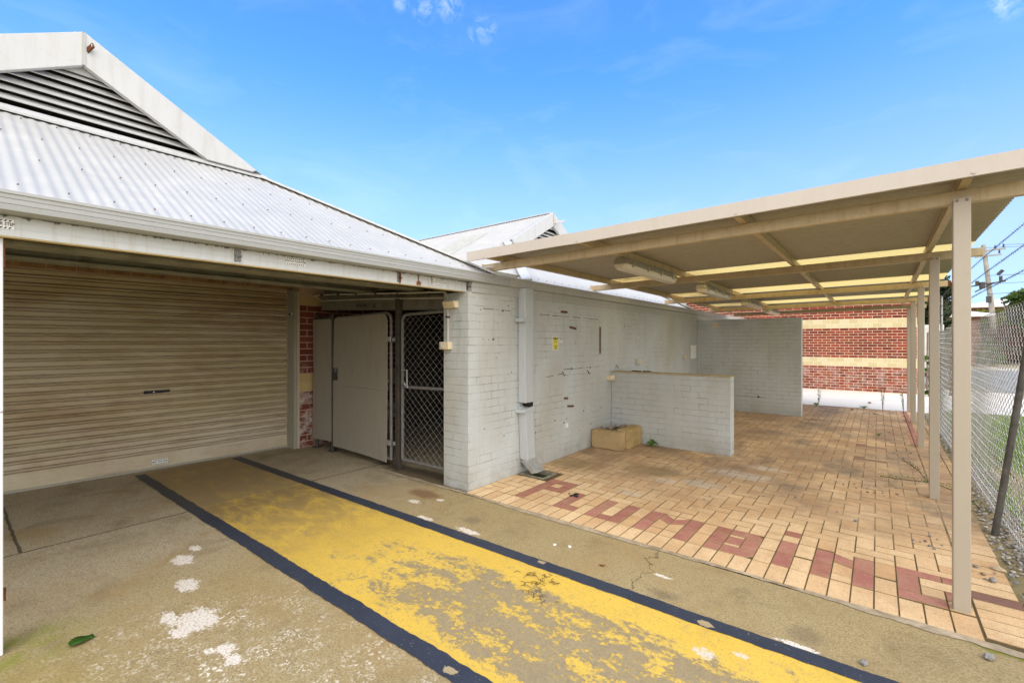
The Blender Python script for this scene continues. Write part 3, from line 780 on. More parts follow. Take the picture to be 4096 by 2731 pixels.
# grass blades and gravel (nobody could count them)
gr = MB(); rg = random.Random(5)
for i in range(15000):
    x = .98 + rg.random() ** 1.6 * 4.0; yv = rg.uniform(3.4, 14.6)
    if math.sin(x * 3.1 + yv * 1.7) + math.sin(yv * .9 - x) + rg.uniform(-1, 1) < -.6: continue
    h = rg.uniform(.04, .16); a = rg.uniform(0, 6.28); wd = rg.uniform(.003, .007); l = rg.uniform(.01, .06)
    dx, dy = math.cos(a), math.sin(a)
    gr.add([(x - dy * wd, yv + dx * wd, -.03), (x + dy * wd, yv - dx * wd, -.03), (x + dx * l, yv + dy * l, -.03 + h)], [(0, 1, 2)])
struct(gr.build('grass', MT['grass']), 'stuff')
gv = MB()
for i in range(3600):
    yv = rg.uniform(3.7, 13.5); x = right_edge(yv) + .0 + rg.random() ** .8 * (.34 if yv > 4.6 else .5)
    if x < right_edge(yv) + .03 and rg.random() < .6: continue
    if yv < 4.7 and x < .72 + (4.7 - yv) * .2: continue
    r = rg.uniform(.006, .015)
    gv.stone((x, yv, -.018 + r * .3 + rg.uniform(0, .012)), r, (1.2, 1, .7), rg)
GVM = Mat('mixed pale gravel', .85, .2); GVM.color(GVM.mix(GVM.island(), (.12, .11, .1), (.5, .47, .44)))
struct(gv.build('gravel', GVM.m), 'stuff')

# ------------------------------------------------------------------ garage building
BX, BY = -5.2, 3.5
bld = thing('garage_building', 'white roofed workshop with roller door, louvred gables and long grey block wall', 'building', (BX, BY, 0))
ZE, SL, RUN, HE, XE = 2.345, .577, 1.77, 3.147, -3.36
def gable_roof(yc, strips, SL):
    TOP = ZE + HE * SL; BA = TOP + .011; BI = TOP - .262
    ys = []
    m = MB(); st = .0085
    n = int(2 * HE / st)
    prev = None
    nx, nz = SL / math.hypot(1, SL), 1 / math.hypot(1, SL)
    for i in range(n + 1):
        yy = -HE + 2 * HE * i / n; r = min(RUN, HE - abs(yy)); o = .0036 * math.cos(2 * PI * (yy + yc) / .0635)
        cur = [(XE - .012 + o * nx, yc + yy, ZE - .012 + o * nz), (XE - r + o * nx, yc + yy, ZE + r * SL + o * nz)]
        if prev: m.add([prev[0], cur[0], cur[1], prev[1]], [(0, 1, 2, 3)])
        prev = cur
    # side slopes
    for sg in (-1, 1):
        prev = None
        x = XE + .02
        while x > -15:
            o = .009 * math.cos(2 * PI * x / .0762)
            r1 = min(HE, XE - x) if x > -5.13 else HE
            r0 = 0
            cur = [(x, yc + sg * (HE - r0) + sg * o * nx, ZE + r0 * SL + o * nz), (x, yc + sg * (HE - r1) + sg * o * nx, ZE + r1 * SL + o * nz)]
            if prev: m.add([prev[0], cur[0], cur[1], prev[1]], [(0, 1, 2, 3)])
            prev = cur
            x -= .0127 if x > -9 else .0254
        # overhang of the upper roof over the louvre
        m.add([(-5.05, yc, ZE + HE * SL + .012), (-5.14, yc, ZE + HE * SL + .012), (-5.14, yc + sg * (HE - RUN), ZE + RUN * SL + .012), (-5.05, yc + sg * (HE - RUN), ZE + RUN * SL + .012)], [(0, 1, 2, 3)])
    roof = m.build('roof', MT['roof'], bld)
    # ridge and hip cappings
    c = MB()
    c.bar((-5.105, yc, ZE + HE * SL + .006), (-15, yc, ZE + HE * SL + .006), .10, .016)
    for sg in (-1, 1):
        c.bar((XE, yc + sg * HE, ZE + .012), (XE - RUN, yc + sg * (HE - RUN), ZE + RUN * SL + .014), .13, .018, (-.4, sg * -.4, .8))
    c.build('ridge_capping', MT['white'], roof)
    # apron flashing under the louvre
    c = MB(); h = HE - RUN
    fz = ZE + RUN * SL - .024
    c.hexa([(-5.055, yc - h - .08, fz), (-5.055, yc + h + .08, fz), (-5.2, yc + h, fz + .045), (-5.2, yc - h, fz + .045),
            (-5.052, yc - h - .08, fz + .016), (-5.052, yc + h + .08, fz + .016), (-5.125, yc + h, fz + .075), (-5.125, yc - h, fz + .075)])
    c.build('flashing', MT['white'], roof)
    # louvre
    lv = MB()
    zt = TOP - .315
    z = 3.44
    while z < zt - .02:
        hw = (TOP - .016 - z) / SL - .14
        lv.hexa([(-5.115, yc - hw, z - .018), (-5.115, yc + hw, z - .018), (-5.175, yc + hw, z + .038), (-5.175, yc - hw, z + .038),
                 (-5.110, yc - hw, z - .012), (-5.110, yc + hw, z - .012), (-5.170, yc + hw, z + .044), (-5.170, yc - hw, z + .044)])
        z += .0655
    lo = lv.build('gable_louvre', MT['white'], roof)
    bk = MB(); bk.prism_ax([(-h, 3.36), (h, 3.36), (0, TOP - .03)], -5.26, -5.24, lambda u, v, a: (a, yc + u, v))
    bk.build('gable_backing', MT['hole'], roof)
    tp = MB(); ht = (TOP - .016 - zt) / SL - .03
    tp.prism_ax([(-ht, zt), (ht, zt), (0, TOP - .03)], -5.13, -5.112, lambda u, v, a: (a, yc + u, v))
    tp.build('gable_infill', MT['white'], roof)
    for sg in (-1, 1):
        b = MB(); q = .0 if sg < 0 else .001
        b.prism_ax([(sg * .002, BA), (sg * 1.325, BA - 1.323 * SL), (sg * 1.29, 3.352), (sg * (BI - 3.352) / SL, 3.352), (sg * .002, BI)], -5.10, -5.046 + q, lambda u, v, a: (a, yc + u, v))
        b.build('barge_board', MT['white'], roof, bevel=.004)
    s = MB(); s.box(-5.0455, -5.04, yc - .012, yc + .012, BI + .002, BA - .012); s.build('barge_joint', MT['gutterw'], roof)
    # roof screws
    sc = MB()
    yy = -HE + .19
    i = 0
    while yy < HE - .15:
        for kx, r in enumerate((.10, .62, 1.15, 1.62)):
            if r < HE - abs(yy) - .05 and (i + kx) % 2 == 0:
                yq = round((yc + yy) / .0635) * .0635
                sc.box(XE - r - .004, XE - r + .004, yq - .004, yq + .004, ZE + r * SL + .004, ZE + r * SL + .012)
        yy += .0953; i += 1
    if yc < 3: sc.each('roof_screw', MT['screw'], roof)
    else: struct(sc.build('roof_screws', MT['screw'], roof), 'stuff')
    for (xa, xb, ra, rb) in strips:
        g2 = MB(); prev = None; x = xa
        while x > xb:
            o = .009 * math.cos(2 * PI * x / .0762) + .006
            cur = [(x, yc - (HE - ra) - o * nx, ZE + ra * SL + o * nz), (x, yc - (HE - rb) - o * nx, ZE + rb * SL + o * nz)]
            if prev: g2.add([prev[0], cur[0], cur[1], prev[1]], [(0, 1, 2, 3)])
            prev = cur; x -= .0127
        g2.build('roof_skylight', MT['roofgrey'], roof)
    return roof
roof1 = gable_roof(.737, [], .56)
roof2 = gable_roof(7.65, [(-6.3, -7.05, .35, 2.6), (-8.9, -9.6, .4, 2.6)], .577)
# rusty lug on the first gable, ring bracket on the second
t = thing('gable_lug', 'short rusty iron lug at the top of the near white gable', 'bracket', (-5.03, .775, 3.97))
m = MB(); m.bar((-5.05, .757, 3.975), (-4.99, .785, 4.01), .012, .04); m.build('lug_plate', MT['rust'], t)
m = MB(); m.torus((-4.998, .776, 4.005), .009, .003, 'y', 10, 5); m.build('lug_eye', MT['signwhite'], t)
t = thing('gable_ring', 'white ring bracket on the barge of the far gable', 'bracket', (-5.03, 7.68, 4.0))
m = MB(); m.bar((-5.045, 7.67, 3.98), (-4.87, 7.74, 3.98), .025, .05); m.build('ring_arm', MT['white'], t)
m = MB(); m.torus((-4.85, 7.75, 3.985), .03, .006, 'x', 14, 6); m.build('ring', MT['white'], t)

# gutter: ribbed profile along Y
def gutter_profile(front):
    return [(-3.47, 2.242), (-3.37, 2.242), (-3.352, 2.25), (-3.347, 2.275), (-3.351, 2.278), (-3.347, 2.281), (-3.345, 2.302), (-3.349, 2.305), (-3.345, 2.308), (-3.343, 2.326), (-3.337, 2.33), (-3.337, 2.345), (-3.352, 2.347), (-3.355, 2.325), (-3.47, 2.325)]
gt = MB(); gt.prism_ax(gutter_profile(0), -6.5, 4.15, lambda u, v, a: (u, a, v)); gt.build('gutter', MT['gutter'], bld)
gt = MB(); gt.prism_ax([(-3.47, 2.242), (-3.372, 2.242), (-3.35, 2.252), (-3.346, 2.30), (-3.338, 2.33), (-3.338, 2.346), (-3.35, 2.348), (-3.36, 2.325), (-3.47, 2.325)], 4.155, 17.0, lambda u, v, a: (u, a, v)); gt.build('gutter', MT['gutterw'], bld)
fa = MB(); fa.box(-3.49, -3.452, -6.5, 3.565, 2.137, 2.2395)
fa.box(-3.452, -3.4505, -6.5, 3.565, 2.1745, 2.1765); fa.box(-3.452, -3.4505, -6.5, 3.565, 2.206, 2.2075)
fa.build('fascia', MT['fascia'], bld)
tr = MB(); tr.box(-3.50, -3.448, -6.5, 3.56, 2.128, 2.136); tr.build('fascia_edge', plain('yellowed timber edge', (.42, .33, .17), .7, .2, .2, 8), bld)
fa = MB(); fa.box(-3.60, -3.398, 3.57, 17, 2.131, 2.2395); fa.box(-3.398, -3.392, 3.57, 17, 2.19, 2.2395); fa.build('fascia', MT['fasciag'], bld)
# long grey wall and pier
wl = MB(); wl.box(-3.62, -3.41, 3.70, 14.0, -.05, 2.131); wl.box(-3.785, -3.41, 3.52, 3.699, -.05, 2.131)
wl.build('block_wall', MT['pbrick'], bld)
wf = MB(); wf.box(-3.42, -3.395, 3.6, 11.4, -.05, -.002); wf.build('wall_footing', MT['pit'], bld)
# marks left on the wall: slots cut in the joints
mk = MB()
rk = random.Random(31)
def broken_slot(y0, y1, z0, z1, gap=.35):
    yv = y0
    while yv < y1:
        l = rk.uniform(.04, .22); e = min(yv + l, y1); f = (yv - y0) / (y1 - y0); zz = z0 + (z1 - z0) * f + rk.uniform(-.003, .003); h = rk.uniform(.002, .0045)
        mk.box(-3.411, -3.4085, yv, e, zz - h, zz + h)
        yv = e + (rk.uniform(.01, .12) if rk.random() < gap else .004)
broken_slot(4.89, 6.40, 1.95, 1.942, .3); broken_slot(5.42, 6.46, 1.207, 1.203, .4); broken_slot(3.76, 4.33, 1.965, 1.958, .7); broken_slot(5.0, 5.4, 1.135, 1.16, .8)
def ragged_hole(yv, zz, r):
    n = 9; pts = []
    for i in range(n):
        an = 2 * PI * i / n; q = r * rk.uniform(.55, 1.2); pts.append((yv + q * math.cos(an), zz + q * math.sin(an)))
    mk.prism_ax(pts, -3.411, -3.4085, lambda u, v, a_: (a_, u, v))
for (yy, zz, r) in ((4.87, 1.951, .016), (6.40, 1.94, .013), (3.93, 1.625, .018), (4.1, 1.955, .014), (3.72, 1.95, .009), (5.64, 1.212, .02), (6.18, 1.208, .018), (5.2, .53, .014), (5.5, .52, .012), (5.98, .57, .015), (6.53, .56, .013), (5.43, .47, .015), (8.4, 1.6, .01), (8.66, 1.6, .01), (9.42, 1.6, .012), (9.72, 1.6, .012), (4.12, .5, .009), (3.78, .63, .008), (4.7, .5, .012), (5.74, 1.58, .008), (6.07, 1.58, .008), (7.05, 1.17, .014), (4.2, 2.02, .01), (3.85, 1.62, .007), (3.75, 1.625, .006), (5.3, 2.05, .007), (6.2, .35, .013), (5.85, .3, .01), (4.75, .44, .012)):
    ragged_hole(yy, zz, r)
for i in range(34): ragged_hole(rk.uniform(3.6, 11), rk.uniform(.15, 2.05), rk.uniform(.003, .008))
struct(mk.build('wall_marks', plain('dark chipped mortar', (.11, .09, .075), .9, .1, .4, 40), bld), 'stuff')
# undercover ceiling, beams, back wall
c = MB(); c.box(-7.4, -3.75, -6.5, 3.55, 2.45, 2.46); c.box(-3.75, -3.49, -6.5, 3.55, 2.36, 2.37); c.box(-6.78, -3.6, 3.55, 9, 2.40, 2.45); c.build('ceiling', MT['soffit'], bld)
for (xc, hw, zb, ye) in ((-4.30, .11, 2.205, 3.58), (-5.36, .09, 2.25, 3.60)):
    b = MB(); b.box(xc - hw, xc + hw, -6.5, ye, zb, zb + .022); b.box(xc - .012, xc + .012, -6.5, ye, zb + .022, 2.43); b.box(xc - hw, xc + hw, -6.5, ye, 2.43, 2.45)
    b.build('ceiling_beam', MT['beam'], bld, bevel=.003)
b = MB(); b.box(-3.64, -3.51, -6.5, 3.5, 2.15, 2.359); b.build('eave_beam', MT['beam'], bld)
def bricks(mbs, mort, u0, u1, rows, place, L=.24, z0=0., dep=.003):
    """rows: list of (height, key); place(u, d, z) -> xyz, d outwards"""
    z = z0
    for i, (h, key) in enumerate(rows):
        off = 0 if i % 2 == 0 else -L / 2
        u = u0 + off
        while u < u1:
            a, b = max(u, u0) + .006, min(u + L, u1) - .006
            if b - a > .03:
                j = random.uniform(-.0015, .0015)
                c = [place(a, -.02, z + .006), place(b, -.02, z + .006), place(b, dep + j, z + .006), place(a, dep + j, z + .006),
                     place(a, -.02, z + h - .006), place(b, -.02, z + h - .006), place(b, dep + j, z + h - .006), place(a, dep + j, z + h - .006)]
                mbs[key].hexa(c)
            u += L
        z += h
    return z
# wall around the roller door: maroon pier with cream courses
pm, pc, pm2, pc2 = MB(), MB(), MB(), MB()
rows = [(.094, 'm')] * 9 + [(.134, 'c')] * 2 + [(.094, 'n')] * 11 + [(.134, 'd')]
bricks({'m': pm, 'c': pc, 'n': pm2, 'd': pc2}, None, 3.375, 5.2, rows, lambda u, d, z: (-6.78 + d, u, z))
mo = MB(); mo.box(-7.4, -6.78, 3.375, 5.2, 0, 2.45); mo.build('brick_pier', MT['mortarw'], bld)
pm.build('pier_bricks', MT['brickdark'], bld); pc.build('pier_cream_course', MT['creamdark'], bld); pm2.build('pier_bricks', MT['brickdark'], bld); pc2.build('pier_cream_course', MT['creamdark'], bld)
lb = MB(); bricks({'c': lb}, None, -6, 3.37, [(.062, 'c')], lambda u, d, z: (-6.98 + d, u, z), z0=2.378); lb.build('lintel_course', plain('grimy orange lintel course', (.3, .18, .085), .85, .2, .3, 9, .3, dirt=(.08, .05, .03), dirt_amt=.7), bld)
lb = MB(); lb.box(-7.4, -6.99, -6, 3.37, 2.378, 2.45); lb.build('lintel_backing', MT['mortarw'], bld)
sw = MB(); sw.box(-7.4, -3.55, -6.6, -6.45, 0, 2.45); sw.box(-7.5, -7.25, -6.5, -.6, 0, 2.345); sw.build('side_wall', MT['room'], bld)  # unseen end wall, added against light leaking in from the left
# roller door
rdoor = MB()
prof = [(0, .022), (.0, .20)]
z = .20
while z < 2.34:
    P = [(.0, z + .001), (-.022, z + .003), (-.022, z + .008), (.006, z + .012), (.017, z + .019), (.019, z + .026), (.014, z + .034), (.0, z + .038), (-.024, z + .039), (-.024, z + .0465), (0, z + .0475), (.001, z + .0885)]
    prof += P; z += .0905
prof = [q for q in prof if q[1] <= 2.385]
def dx(yv): return -6.99 - .05 * (3.3 - yv)
ya, yb = -.6, 3.29
n = len(prof)
rdoor.add([(dx(ya) + q[0], ya, q[1]) for q in prof] + [(dx(yb) + q[0], yb, q[1]) for q in prof], [(i, i + 1, n + i + 1, n + i) for i in range(n - 1)])
door = rdoor.build('roller_door', MT['roller'], bld)
m = MB(); m.hexa([(dx(ya) - .02, ya, .004), (dx(ya) + .016, ya, .004), (dx(yb) + .016, yb, .004), (dx(yb) - .02, yb, .004), (dx(ya) - .02, ya, .03), (dx(ya) + .016, ya, .03), (dx(yb) + .016, yb, .03), (dx(yb) - .02, yb, .03)])
m.build('bottom_rail', MT['jamb'], door)
hy, hz = 1.705, .972
hx = dx(hy)
m = MB(); m.box(hx - .004, hx + .02, 1.575, 1.84, .952, .988); m.build('door_handle', MT['ink'], door, bevel=.006)
m = MB(); m.disc((hx + .018, 1.672, .970), .008, .006, 'x', 12); m.build('door_lock', MT['chrome'], door)
m = MB(); m.box(-7.0, -6.775, 3.292, 3.345, 0, 2.35); jb = m.build('door_jamb', MT['jamb'], bld, bevel=.003)
m = MB(); m.box(-6.90, -6.772, 3.3455, 3.374, 0, 2.345); m.build('jamb_edge', MT['jambedge'], jb)
m = MB(); m.box(-6.86, -6.82, 3.289, 3.2925, 1.99, 2.03); m.box(-6.93, -6.875, 3.289, 3.2925, 1.99, 2.03); m.each('jamb_sticker', MT['signwhite'], jb)
m = MB(); m.box(-6.925, -6.865, 3.2875, 3.2892, 1.994, 2.026); m.build('sticker_print', MT['ink'], jb)
# lintel over the store gates with the worn lettering
lt = MB(); lt.hexa([(-6.60, 3.63, 2.075), (-3.79, 3.63, 1.962), (-3.79, 3.75, 1.962), (-6.60, 3.75, 2.075), (-6.60, 3.63, 2.285), (-3.79, 3.63, 2.135), (-3.79, 3.75, 2.135), (-6.60, 3.75, 2.285)])
lto = lt.build('store_lintel', MT['lintel'], bld)
tx = MB()
text_mesh(tx, 'PE & PVC S   RE', .072, lambda u, v: (-5.44 + u, 3.6275, 2.083 - u * .04 + v), .0015, .95)
tx.build('lintel_lettering', MT['ink'], lto)
# storeroom behind the gates
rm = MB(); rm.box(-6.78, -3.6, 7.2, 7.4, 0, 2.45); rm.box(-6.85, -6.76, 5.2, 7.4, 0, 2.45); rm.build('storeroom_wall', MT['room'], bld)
up = MB(); up.box(-3.79, -6.78, 3.76, 3.80, 2.29, 2.45); up.build('gate_transom', MT['soffit'], bld)
# white corner post under the fascia at the left
vp = MB(); vp.box(-3.56, -3.486, .13, .205, 0, 2.13)
vpo = vp.build('veranda_post', mk_metal_paint('white post with rust', (.72, .72, .74), (.3, .2, .1), .25, .5, .04, rust=.3), bld, bevel=.004)
vb = MB(); vb.box(-3.55, -3.49, .2055, .212, 1.98, 2.11); vb.box(-3.53, -3.50, .2055, .216, .27, .33); vb.each('post_bracket', MT['rust'], vpo)

# latch plates left on the fascia
def latch(yc, rusty, label):
    t = thing('latch_bracket', label, 'bracket', (-3.448, yc, 2.15), 'latch plates on the white fascia')
    m = MB(); m.box(-3.4515, -3.443, yc - .014, yc + .002, 2.148, 2.236); m.disc((-3.443, yc - .006, 2.225), .006, .004, 'x', 8); m.disc((-3.443, yc - .006, 2.16), .006, .004, 'x', 8)
    m.build('back_plate', MT['galvdark'], t, bevel=.002)
    m = MB(); m.box(-3.4515, -3.445, yc + .008, yc + .026, 2.15, 2.232); m.tube([(-3.436, yc - .012, 2.188), (-3.436, yc + .028, 2.188)], .006, 8); m.box(-3.45, -3.436, yc - .01, yc + .006, 2.176, 2.20)
    m.each('latch_bolt', MT['rust'] if rusty else MT['galvdark'], t)
latch(1.28, False, 'grey steel latch plate on the fascia left of the middle hazard sign')
latch(2.645, True, 'rust streaked latch plate on the fascia above the store gate')
t = thing('hook_bracket', 'small dark hook plate at the right end of the white fascia', 'bracket', (-3.448, 3.55, 2.15))
m = MB(); m.box(-3.4515, -3.444, 3.538, 3.552, 2.15, 2.236); m.build('hook_plate', MT['darksteel'], t)
m = MB(); m.tube(smooth_pts([(-3.446, 3.548, 2.19), (-3.425, 3.553, 2.185), (-3.415, 3.566, 2.19), (-3.42, 3.572, 2.2)]), .006, 6); m.build('hook', MT['rust'], t)

# hazard-striped signs
def hazard_sign(name, label, txt, place, wd, ht, size, group):
    """place(u,v,d) -> xyz"""
    o = place(0, 0, 0)
    t = thing(name, label, 'sign', o, group)
    m = MB(); m.hexa([place(-wd / 2, -ht / 2, -.001), place(wd / 2, -ht / 2, -.001), place(wd / 2, ht / 2, -.001), place(-wd / 2, ht / 2, -.001), place(-wd / 2, -ht / 2, .002), place(wd / 2, -ht / 2, .002), place(wd / 2, ht / 2, .002), place(-wd / 2, ht / 2, .002)])
    m.build('sign_plate', MT['signwhite'], t)
    m = MB()
    for sgn in (-1, 1):
        v0 = sgn * ht * .36; hh = ht * .085; nst = 9; pw = wd * .92 / nst
        for i in range(nst):
            u = -wd * .46 + i * pw
            m.add([place(u, v0 - hh, .0026), place(u + pw * .5, v0 - hh, .0026), place(u + pw * .9, v0 + hh, .0026), place(u + pw * .4, v0 + hh, .0026)], [(0, 1, 2, 3)])
    m.build('hazard_stripes', MT['ink'], t)
    m = MB(); text_mesh(m, txt, size, lambda u, v: place(u, v, .0026), .0006, .78); m.build('sign_lettering', MT['ink'], t)
    return t
def fas(yc, zc): return lambda u, v, d: (-3.4505 + d, yc + u, zc + v)
G = 'hazard signs on the white fascia'
hazard_sign('step_sign', 'white WATCH YOUR STEP sign cut by the left picture edge', 'WATCH YOUR STEP', fas(.165, 2.194), .15, .05, .0215, G)
hazard_sign('step_sign', 'white WATCH YOUR STEP sign on fascia above the right half of the roller door', 'WATCH YOUR STEP', fas(1.69, 2.203), .15, .052, .0215, G)
hazard_sign('step_sign', 'white WATCH YOUR STEP sign on fascia above the chain link gate', 'WATCH YOUR STEP', fas(3.15, 2.189), .15, .052, .0215, G)
hazard_sign('head_sign', 'small MIND YOUR HEAD sign low on the roller door', 'MIND YOUR HEAD', lambda u, v, d: (dx(1.74 + u) + .003 + d, 1.74 + u, .09 + v), .155, .065, .0235, None)

# ------------------------------------------------------------------ store gates
gy = 3.59
t = thing('gate_post', 'dark steel post between the sheeted gate and the mesh gate', 'post', (-4.68, gy, 0))
m = MB(); m.box(-4.715, -4.645, gy - .03, gy + .03, -.01, 2.13); m.build('post_shaft', MT['darksteel'], t, bevel=.004)
m = MB(); m.box(-4.745, -4.715, gy - .04, gy - .02, .3, .345); m.box(-4.76, -4.715, gy - .04, gy - .02, 1.60, 1.645); m.each('hinge_lug', MT['galv'], t)
t = thing('sheeted_gate', 'tall grey sheet metal gate with rounded top corners', 'gate', (-5.5, gy, 0))
rr = .09
def rnd_rect(x0, x1, z0, z1, r0, r1, n=5):
    pts = [(x0, z0), (x1, z0)]
    for i in range(n + 1):
        a = i / n * PI / 2; pts.append((x1 - r1 + r1 * math.cos(a), z1 + .02 - r1 + r1 * math.sin(a)))
    for i in range(n + 1):
        a = PI / 2 + i / n * PI / 2; pts.append((x0 + r0 + r0 * math.cos(a), z1 - r0 + r0 * math.sin(a)))
    return pts
F = lambda u, v, a: (u, a, v)
m = MB()
P = rnd_rect(-6.12, -4.86, 1.0, 1.935, .06, .1)
P = [(-6.02, .975), (-4.862, .975)] + P[2:] + [(-6.14, 1.22), (-6.02, 1.22)]
m.prism_ax(P, gy - .038, gy - .033, F); m.build('upper_sheet', MT['gatesheet'], t)
m = MB(); m.prism_ax([(-6.15, .094), (-5.4, .085), (-4.88, .062), (-4.868, .972), (-6.02, .972), (-6.02, 1.04), (-6.14, 1.04)], gy - .036, gy - .031, F); m.build('lower_sheet', MT['gatesheet'], t)
m = MB()
fr = [(-6.13, .11), (-6.13, 1.86)] + [(-6.13 + .08 - .08 * math.cos(a), 1.86 + .08 * math.sin(a)) for a in (R(30), R(60), R(90))] + [(-4.93, 1.965)] + [(-4.93 + .1 * math.sin(a), 1.865 + .1 * math.cos(a)) for a in (R(30), R(60), R(90))] + [(-4.83, .1)]
m.tube([(q[0], gy, q[1]) for q in fr], .021, 10); m.tube([(-6.13, gy, .13), (-4.83, gy, .11)], .02, 10); m.tube([(-6.13, gy, 1.12), (-4.83, gy, 1.1)], .018, 8)
m.build('gate_frame', MT['galvdark'], t, smooth=True)
m = MB(); m.box(-4.872, -4.79, gy - .05, gy - .024, 1.60, 1.66); m.box(-4.872, -4.79, gy - .05, gy - .024, .29, .35); m.each('hinge', MT['galv'], t, bevel=.004)
m = MB(); m.box(-6.135, -6.08, gy - .045, gy - .01, 1.06, 1.16); m.tube([(-6.16, gy - .05, 1.09), (-6.07, gy - .06, 1.075), (-6.06, gy - .05, 1.05)], .007, 6); m.build('gate_latch', MT['darksteel'], t)
t = thing('side_gate', 'narrow fixed grey sheet gate leaf between brick pier and wide gate', 'gate', (-6.45, gy, 0))
m = MB()
P = [(-6.72, .13)] + [(-6.72, .2), (-6.715, 1.02), (-6.70, 1.05), (-6.70, 1.22), (-6.72, 1.3)] + [(-6.72, 1.93), (-6.215, 1.93), (-6.2, 1.9), (-6.2, .15)]
m.prism_ax(P[::-1], gy - .035, gy - .03, F); m.build('panel_sheet', MT['gatesheet'], t)
m = MB()
for x in (-6.66, -6.215): m.tube([(x, gy, .0), (x, gy, 2.0)], .028, 10); m.box(x - .05, x + .05, gy - .05, gy + .05, .0, .012)
m.tube([(-6.66, gy, .17), (-6.215, gy, .17)], .02, 8); m.tube([(-6.66, gy, 1.95), (-6.215, gy, 1.95)], .02, 8)
m.build('panel_frame', MT['darksteel'], t, smooth=True)
# chain link gate
def chainlink(mb, place, u0, u1, v0, v1, pu, pv_, r, n=4, dep=None):
    """zigzag wires woven side by side; place(u, v, d) -> xyz"""
    dep = dep if dep is not None else r
    k = 0; u = u0
    while u < u1 + pu:
        pts = []; v = v0; s = 0
        while v <= v1 + 1e-6:
            uu = u + (pu / 2 if (s % 2) else 0) * (1 if k % 2 == 0 else 1)
            pts.append((min(max(uu, u0), u1), v, dep if s % 2 else -dep)); v += pv_ / 2; s += 1
        mb.tube([place(*q) for q in pts], r, n, cap=False)
        pts = []; v = v0; s = 0
        while v <= v1 + 1e-6:
            uu = u - (pu / 2 if (s % 2) else 0)
            pts.append((min(max(uu, u0), u1), v, -dep if s % 2 else dep)); v += pv_ / 2; s += 1
        if k % 1 == 0: mb.tube([place(*q) for q in pts], r, n, cap=False)
        u += pu; k += 1
t = thing('chain_link_gate', 'galvanised chain link gate beside the grey wall corner', 'gate', (-4.25, gy, 0))
m = MB()
fr = [(-4.60, .13), (-4.60, 1.85)] + [(-4.60 + .08 - .08 * math.cos(a), 1.85 + .08 * math.sin(a)) for a in (R(30), R(60), R(90))] + [(-3.80, 1.945)]
m.tube([(q[0], gy, q[1]) for q in fr], .02, 10); m.tube([(-4.60, gy, .14), (-3.80, gy, .15)], .02, 10); m.tube([(-4.60, gy, 1.04), (-3.80, gy, 1.055)], .018, 10)
m.build('gate_frame', MT['galvdark'], t, smooth=True)
m = MB(); chainlink(m, lambda u, v, d: (u, gy - .022 + d, v), -4.59, -3.80, .15, 1.93, .105, .09, .0022, 4); m.build('gate_mesh', MT['linkdark'], t, smooth=True)
m = MB(); m.tube(smooth_pts([(-4.59, gy - .03, 1.25), (-4.49, gy - .035, 1.25), (-4.475, gy - .035, 1.235), (-4.475, gy - .035, 1.07), (-4.47, gy - .03, 1.04)], 2), .008, 8); m.tube([(-4.58, gy - .03, 1.07), (-4.5, gy - .05, 1.09), (-4.5, gy - .04, 1.06)], .009, 8)
m.build('gate_latch', MT['galv'], t)

# conduits and electrical boxes on the pier
t = thing('conduit', 'pair of grey conduits running along the lintel above the store gates', 'conduit', (-5.2, 3.56, 2.2))
m = MB(); m.tube(smooth_pts([(-6.62, 3.62, 2.24), (-6.60, 3.56, 2.27), (-6.5, 3.55, 2.292), (-4.4, 3.51, 2.182), (-3.86, 3.50, 2.155)], 5), .0125, 8); m.build('upper_conduit', MT['conduit'], t, smooth=True)
m = MB(); m.tube([(-6.62, 3.61, 2.215), (-5.2, 3.60, 2.165), (-3.85, 3.575, 2.095)], .0115, 8); m.build('lower_conduit', MT['conduit'], t, smooth=True)
m = MB()
for i in range(6):
    x = -6.4 + i * .45; zz = 2.292 - (x + 6.5) * .0524
    m.box(x - .008, x + .008, 3.50, 3.63, zz - .02, zz + .02)
m.each('conduit_clip', MT['darksteel'], t)
t = thing('conduit', 'white conduit dropping down the pier between socket box and switch', 'conduit', (-3.71, 3.5, 1.6))
m = MB(); m.tube(smooth_pts([(-3.86, 3.50, 2.155), (-3.76, 3.495, 2.15), (-3.72, 3.505, 2.12), (-3.712, 3.507, 2.06)], 5), .0125, 8); m.tube([(-3.705, 3.507, 1.97), (-3.705, 3.507, 1.58)], .012, 8); m.build('conduit_pipe', MT['conduit'], t, smooth=True)
m = MB(); m.box(-3.725, -3.685, 3.49, 3.521, 1.86, 1.88); m.build('saddle_clip', MT['darksteel'], t)
t = thing('socket_box', 'beige double socket box high on the pier', 'socket', (-3.63, 3.5, 2.0))
m = MB(); m.hexa([(-3.735, 3.47, 1.965), (-3.555, 3.47, 1.965), (-3.555, 3.521, 1.965), (-3.735, 3.521, 1.965), (-3.735, 3.445, 2.035), (-3.555, 3.445, 2.035), (-3.555, 3.521, 2.045), (-3.735, 3.521, 2.045)]); m.build('box_body', MT['beige'], t, bevel=.004)
m = MB()
for x in (-3.70, -3.61): m.disc((x, 3.456, 2.01), .009, .004, 'y', 10); m.box(x - .006, x + .006, 3.459, 3.463, 1.985, 1.99)
m.each('socket_slot', MT['darksteel'], t)
t = thing('light_switch', 'beige switch below the socket box on the pier', 'switch', (-3.725, 3.5, 1.55))
m = MB(); m.box(-3.80, -3.655, 3.462, 3.521, 1.512, 1.595); m.build('box_body', MT['beige'], t, bevel=.006)
m = MB(); m.box(-3.772, -3.75, 3.448, 3.4625, 1.53, 1.575); m.box(-3.79, -3.735, 3.458, 3.4622, 1.522, 1.585); m.build('rocker', MT['beigegrey'], t, bevel=.002)

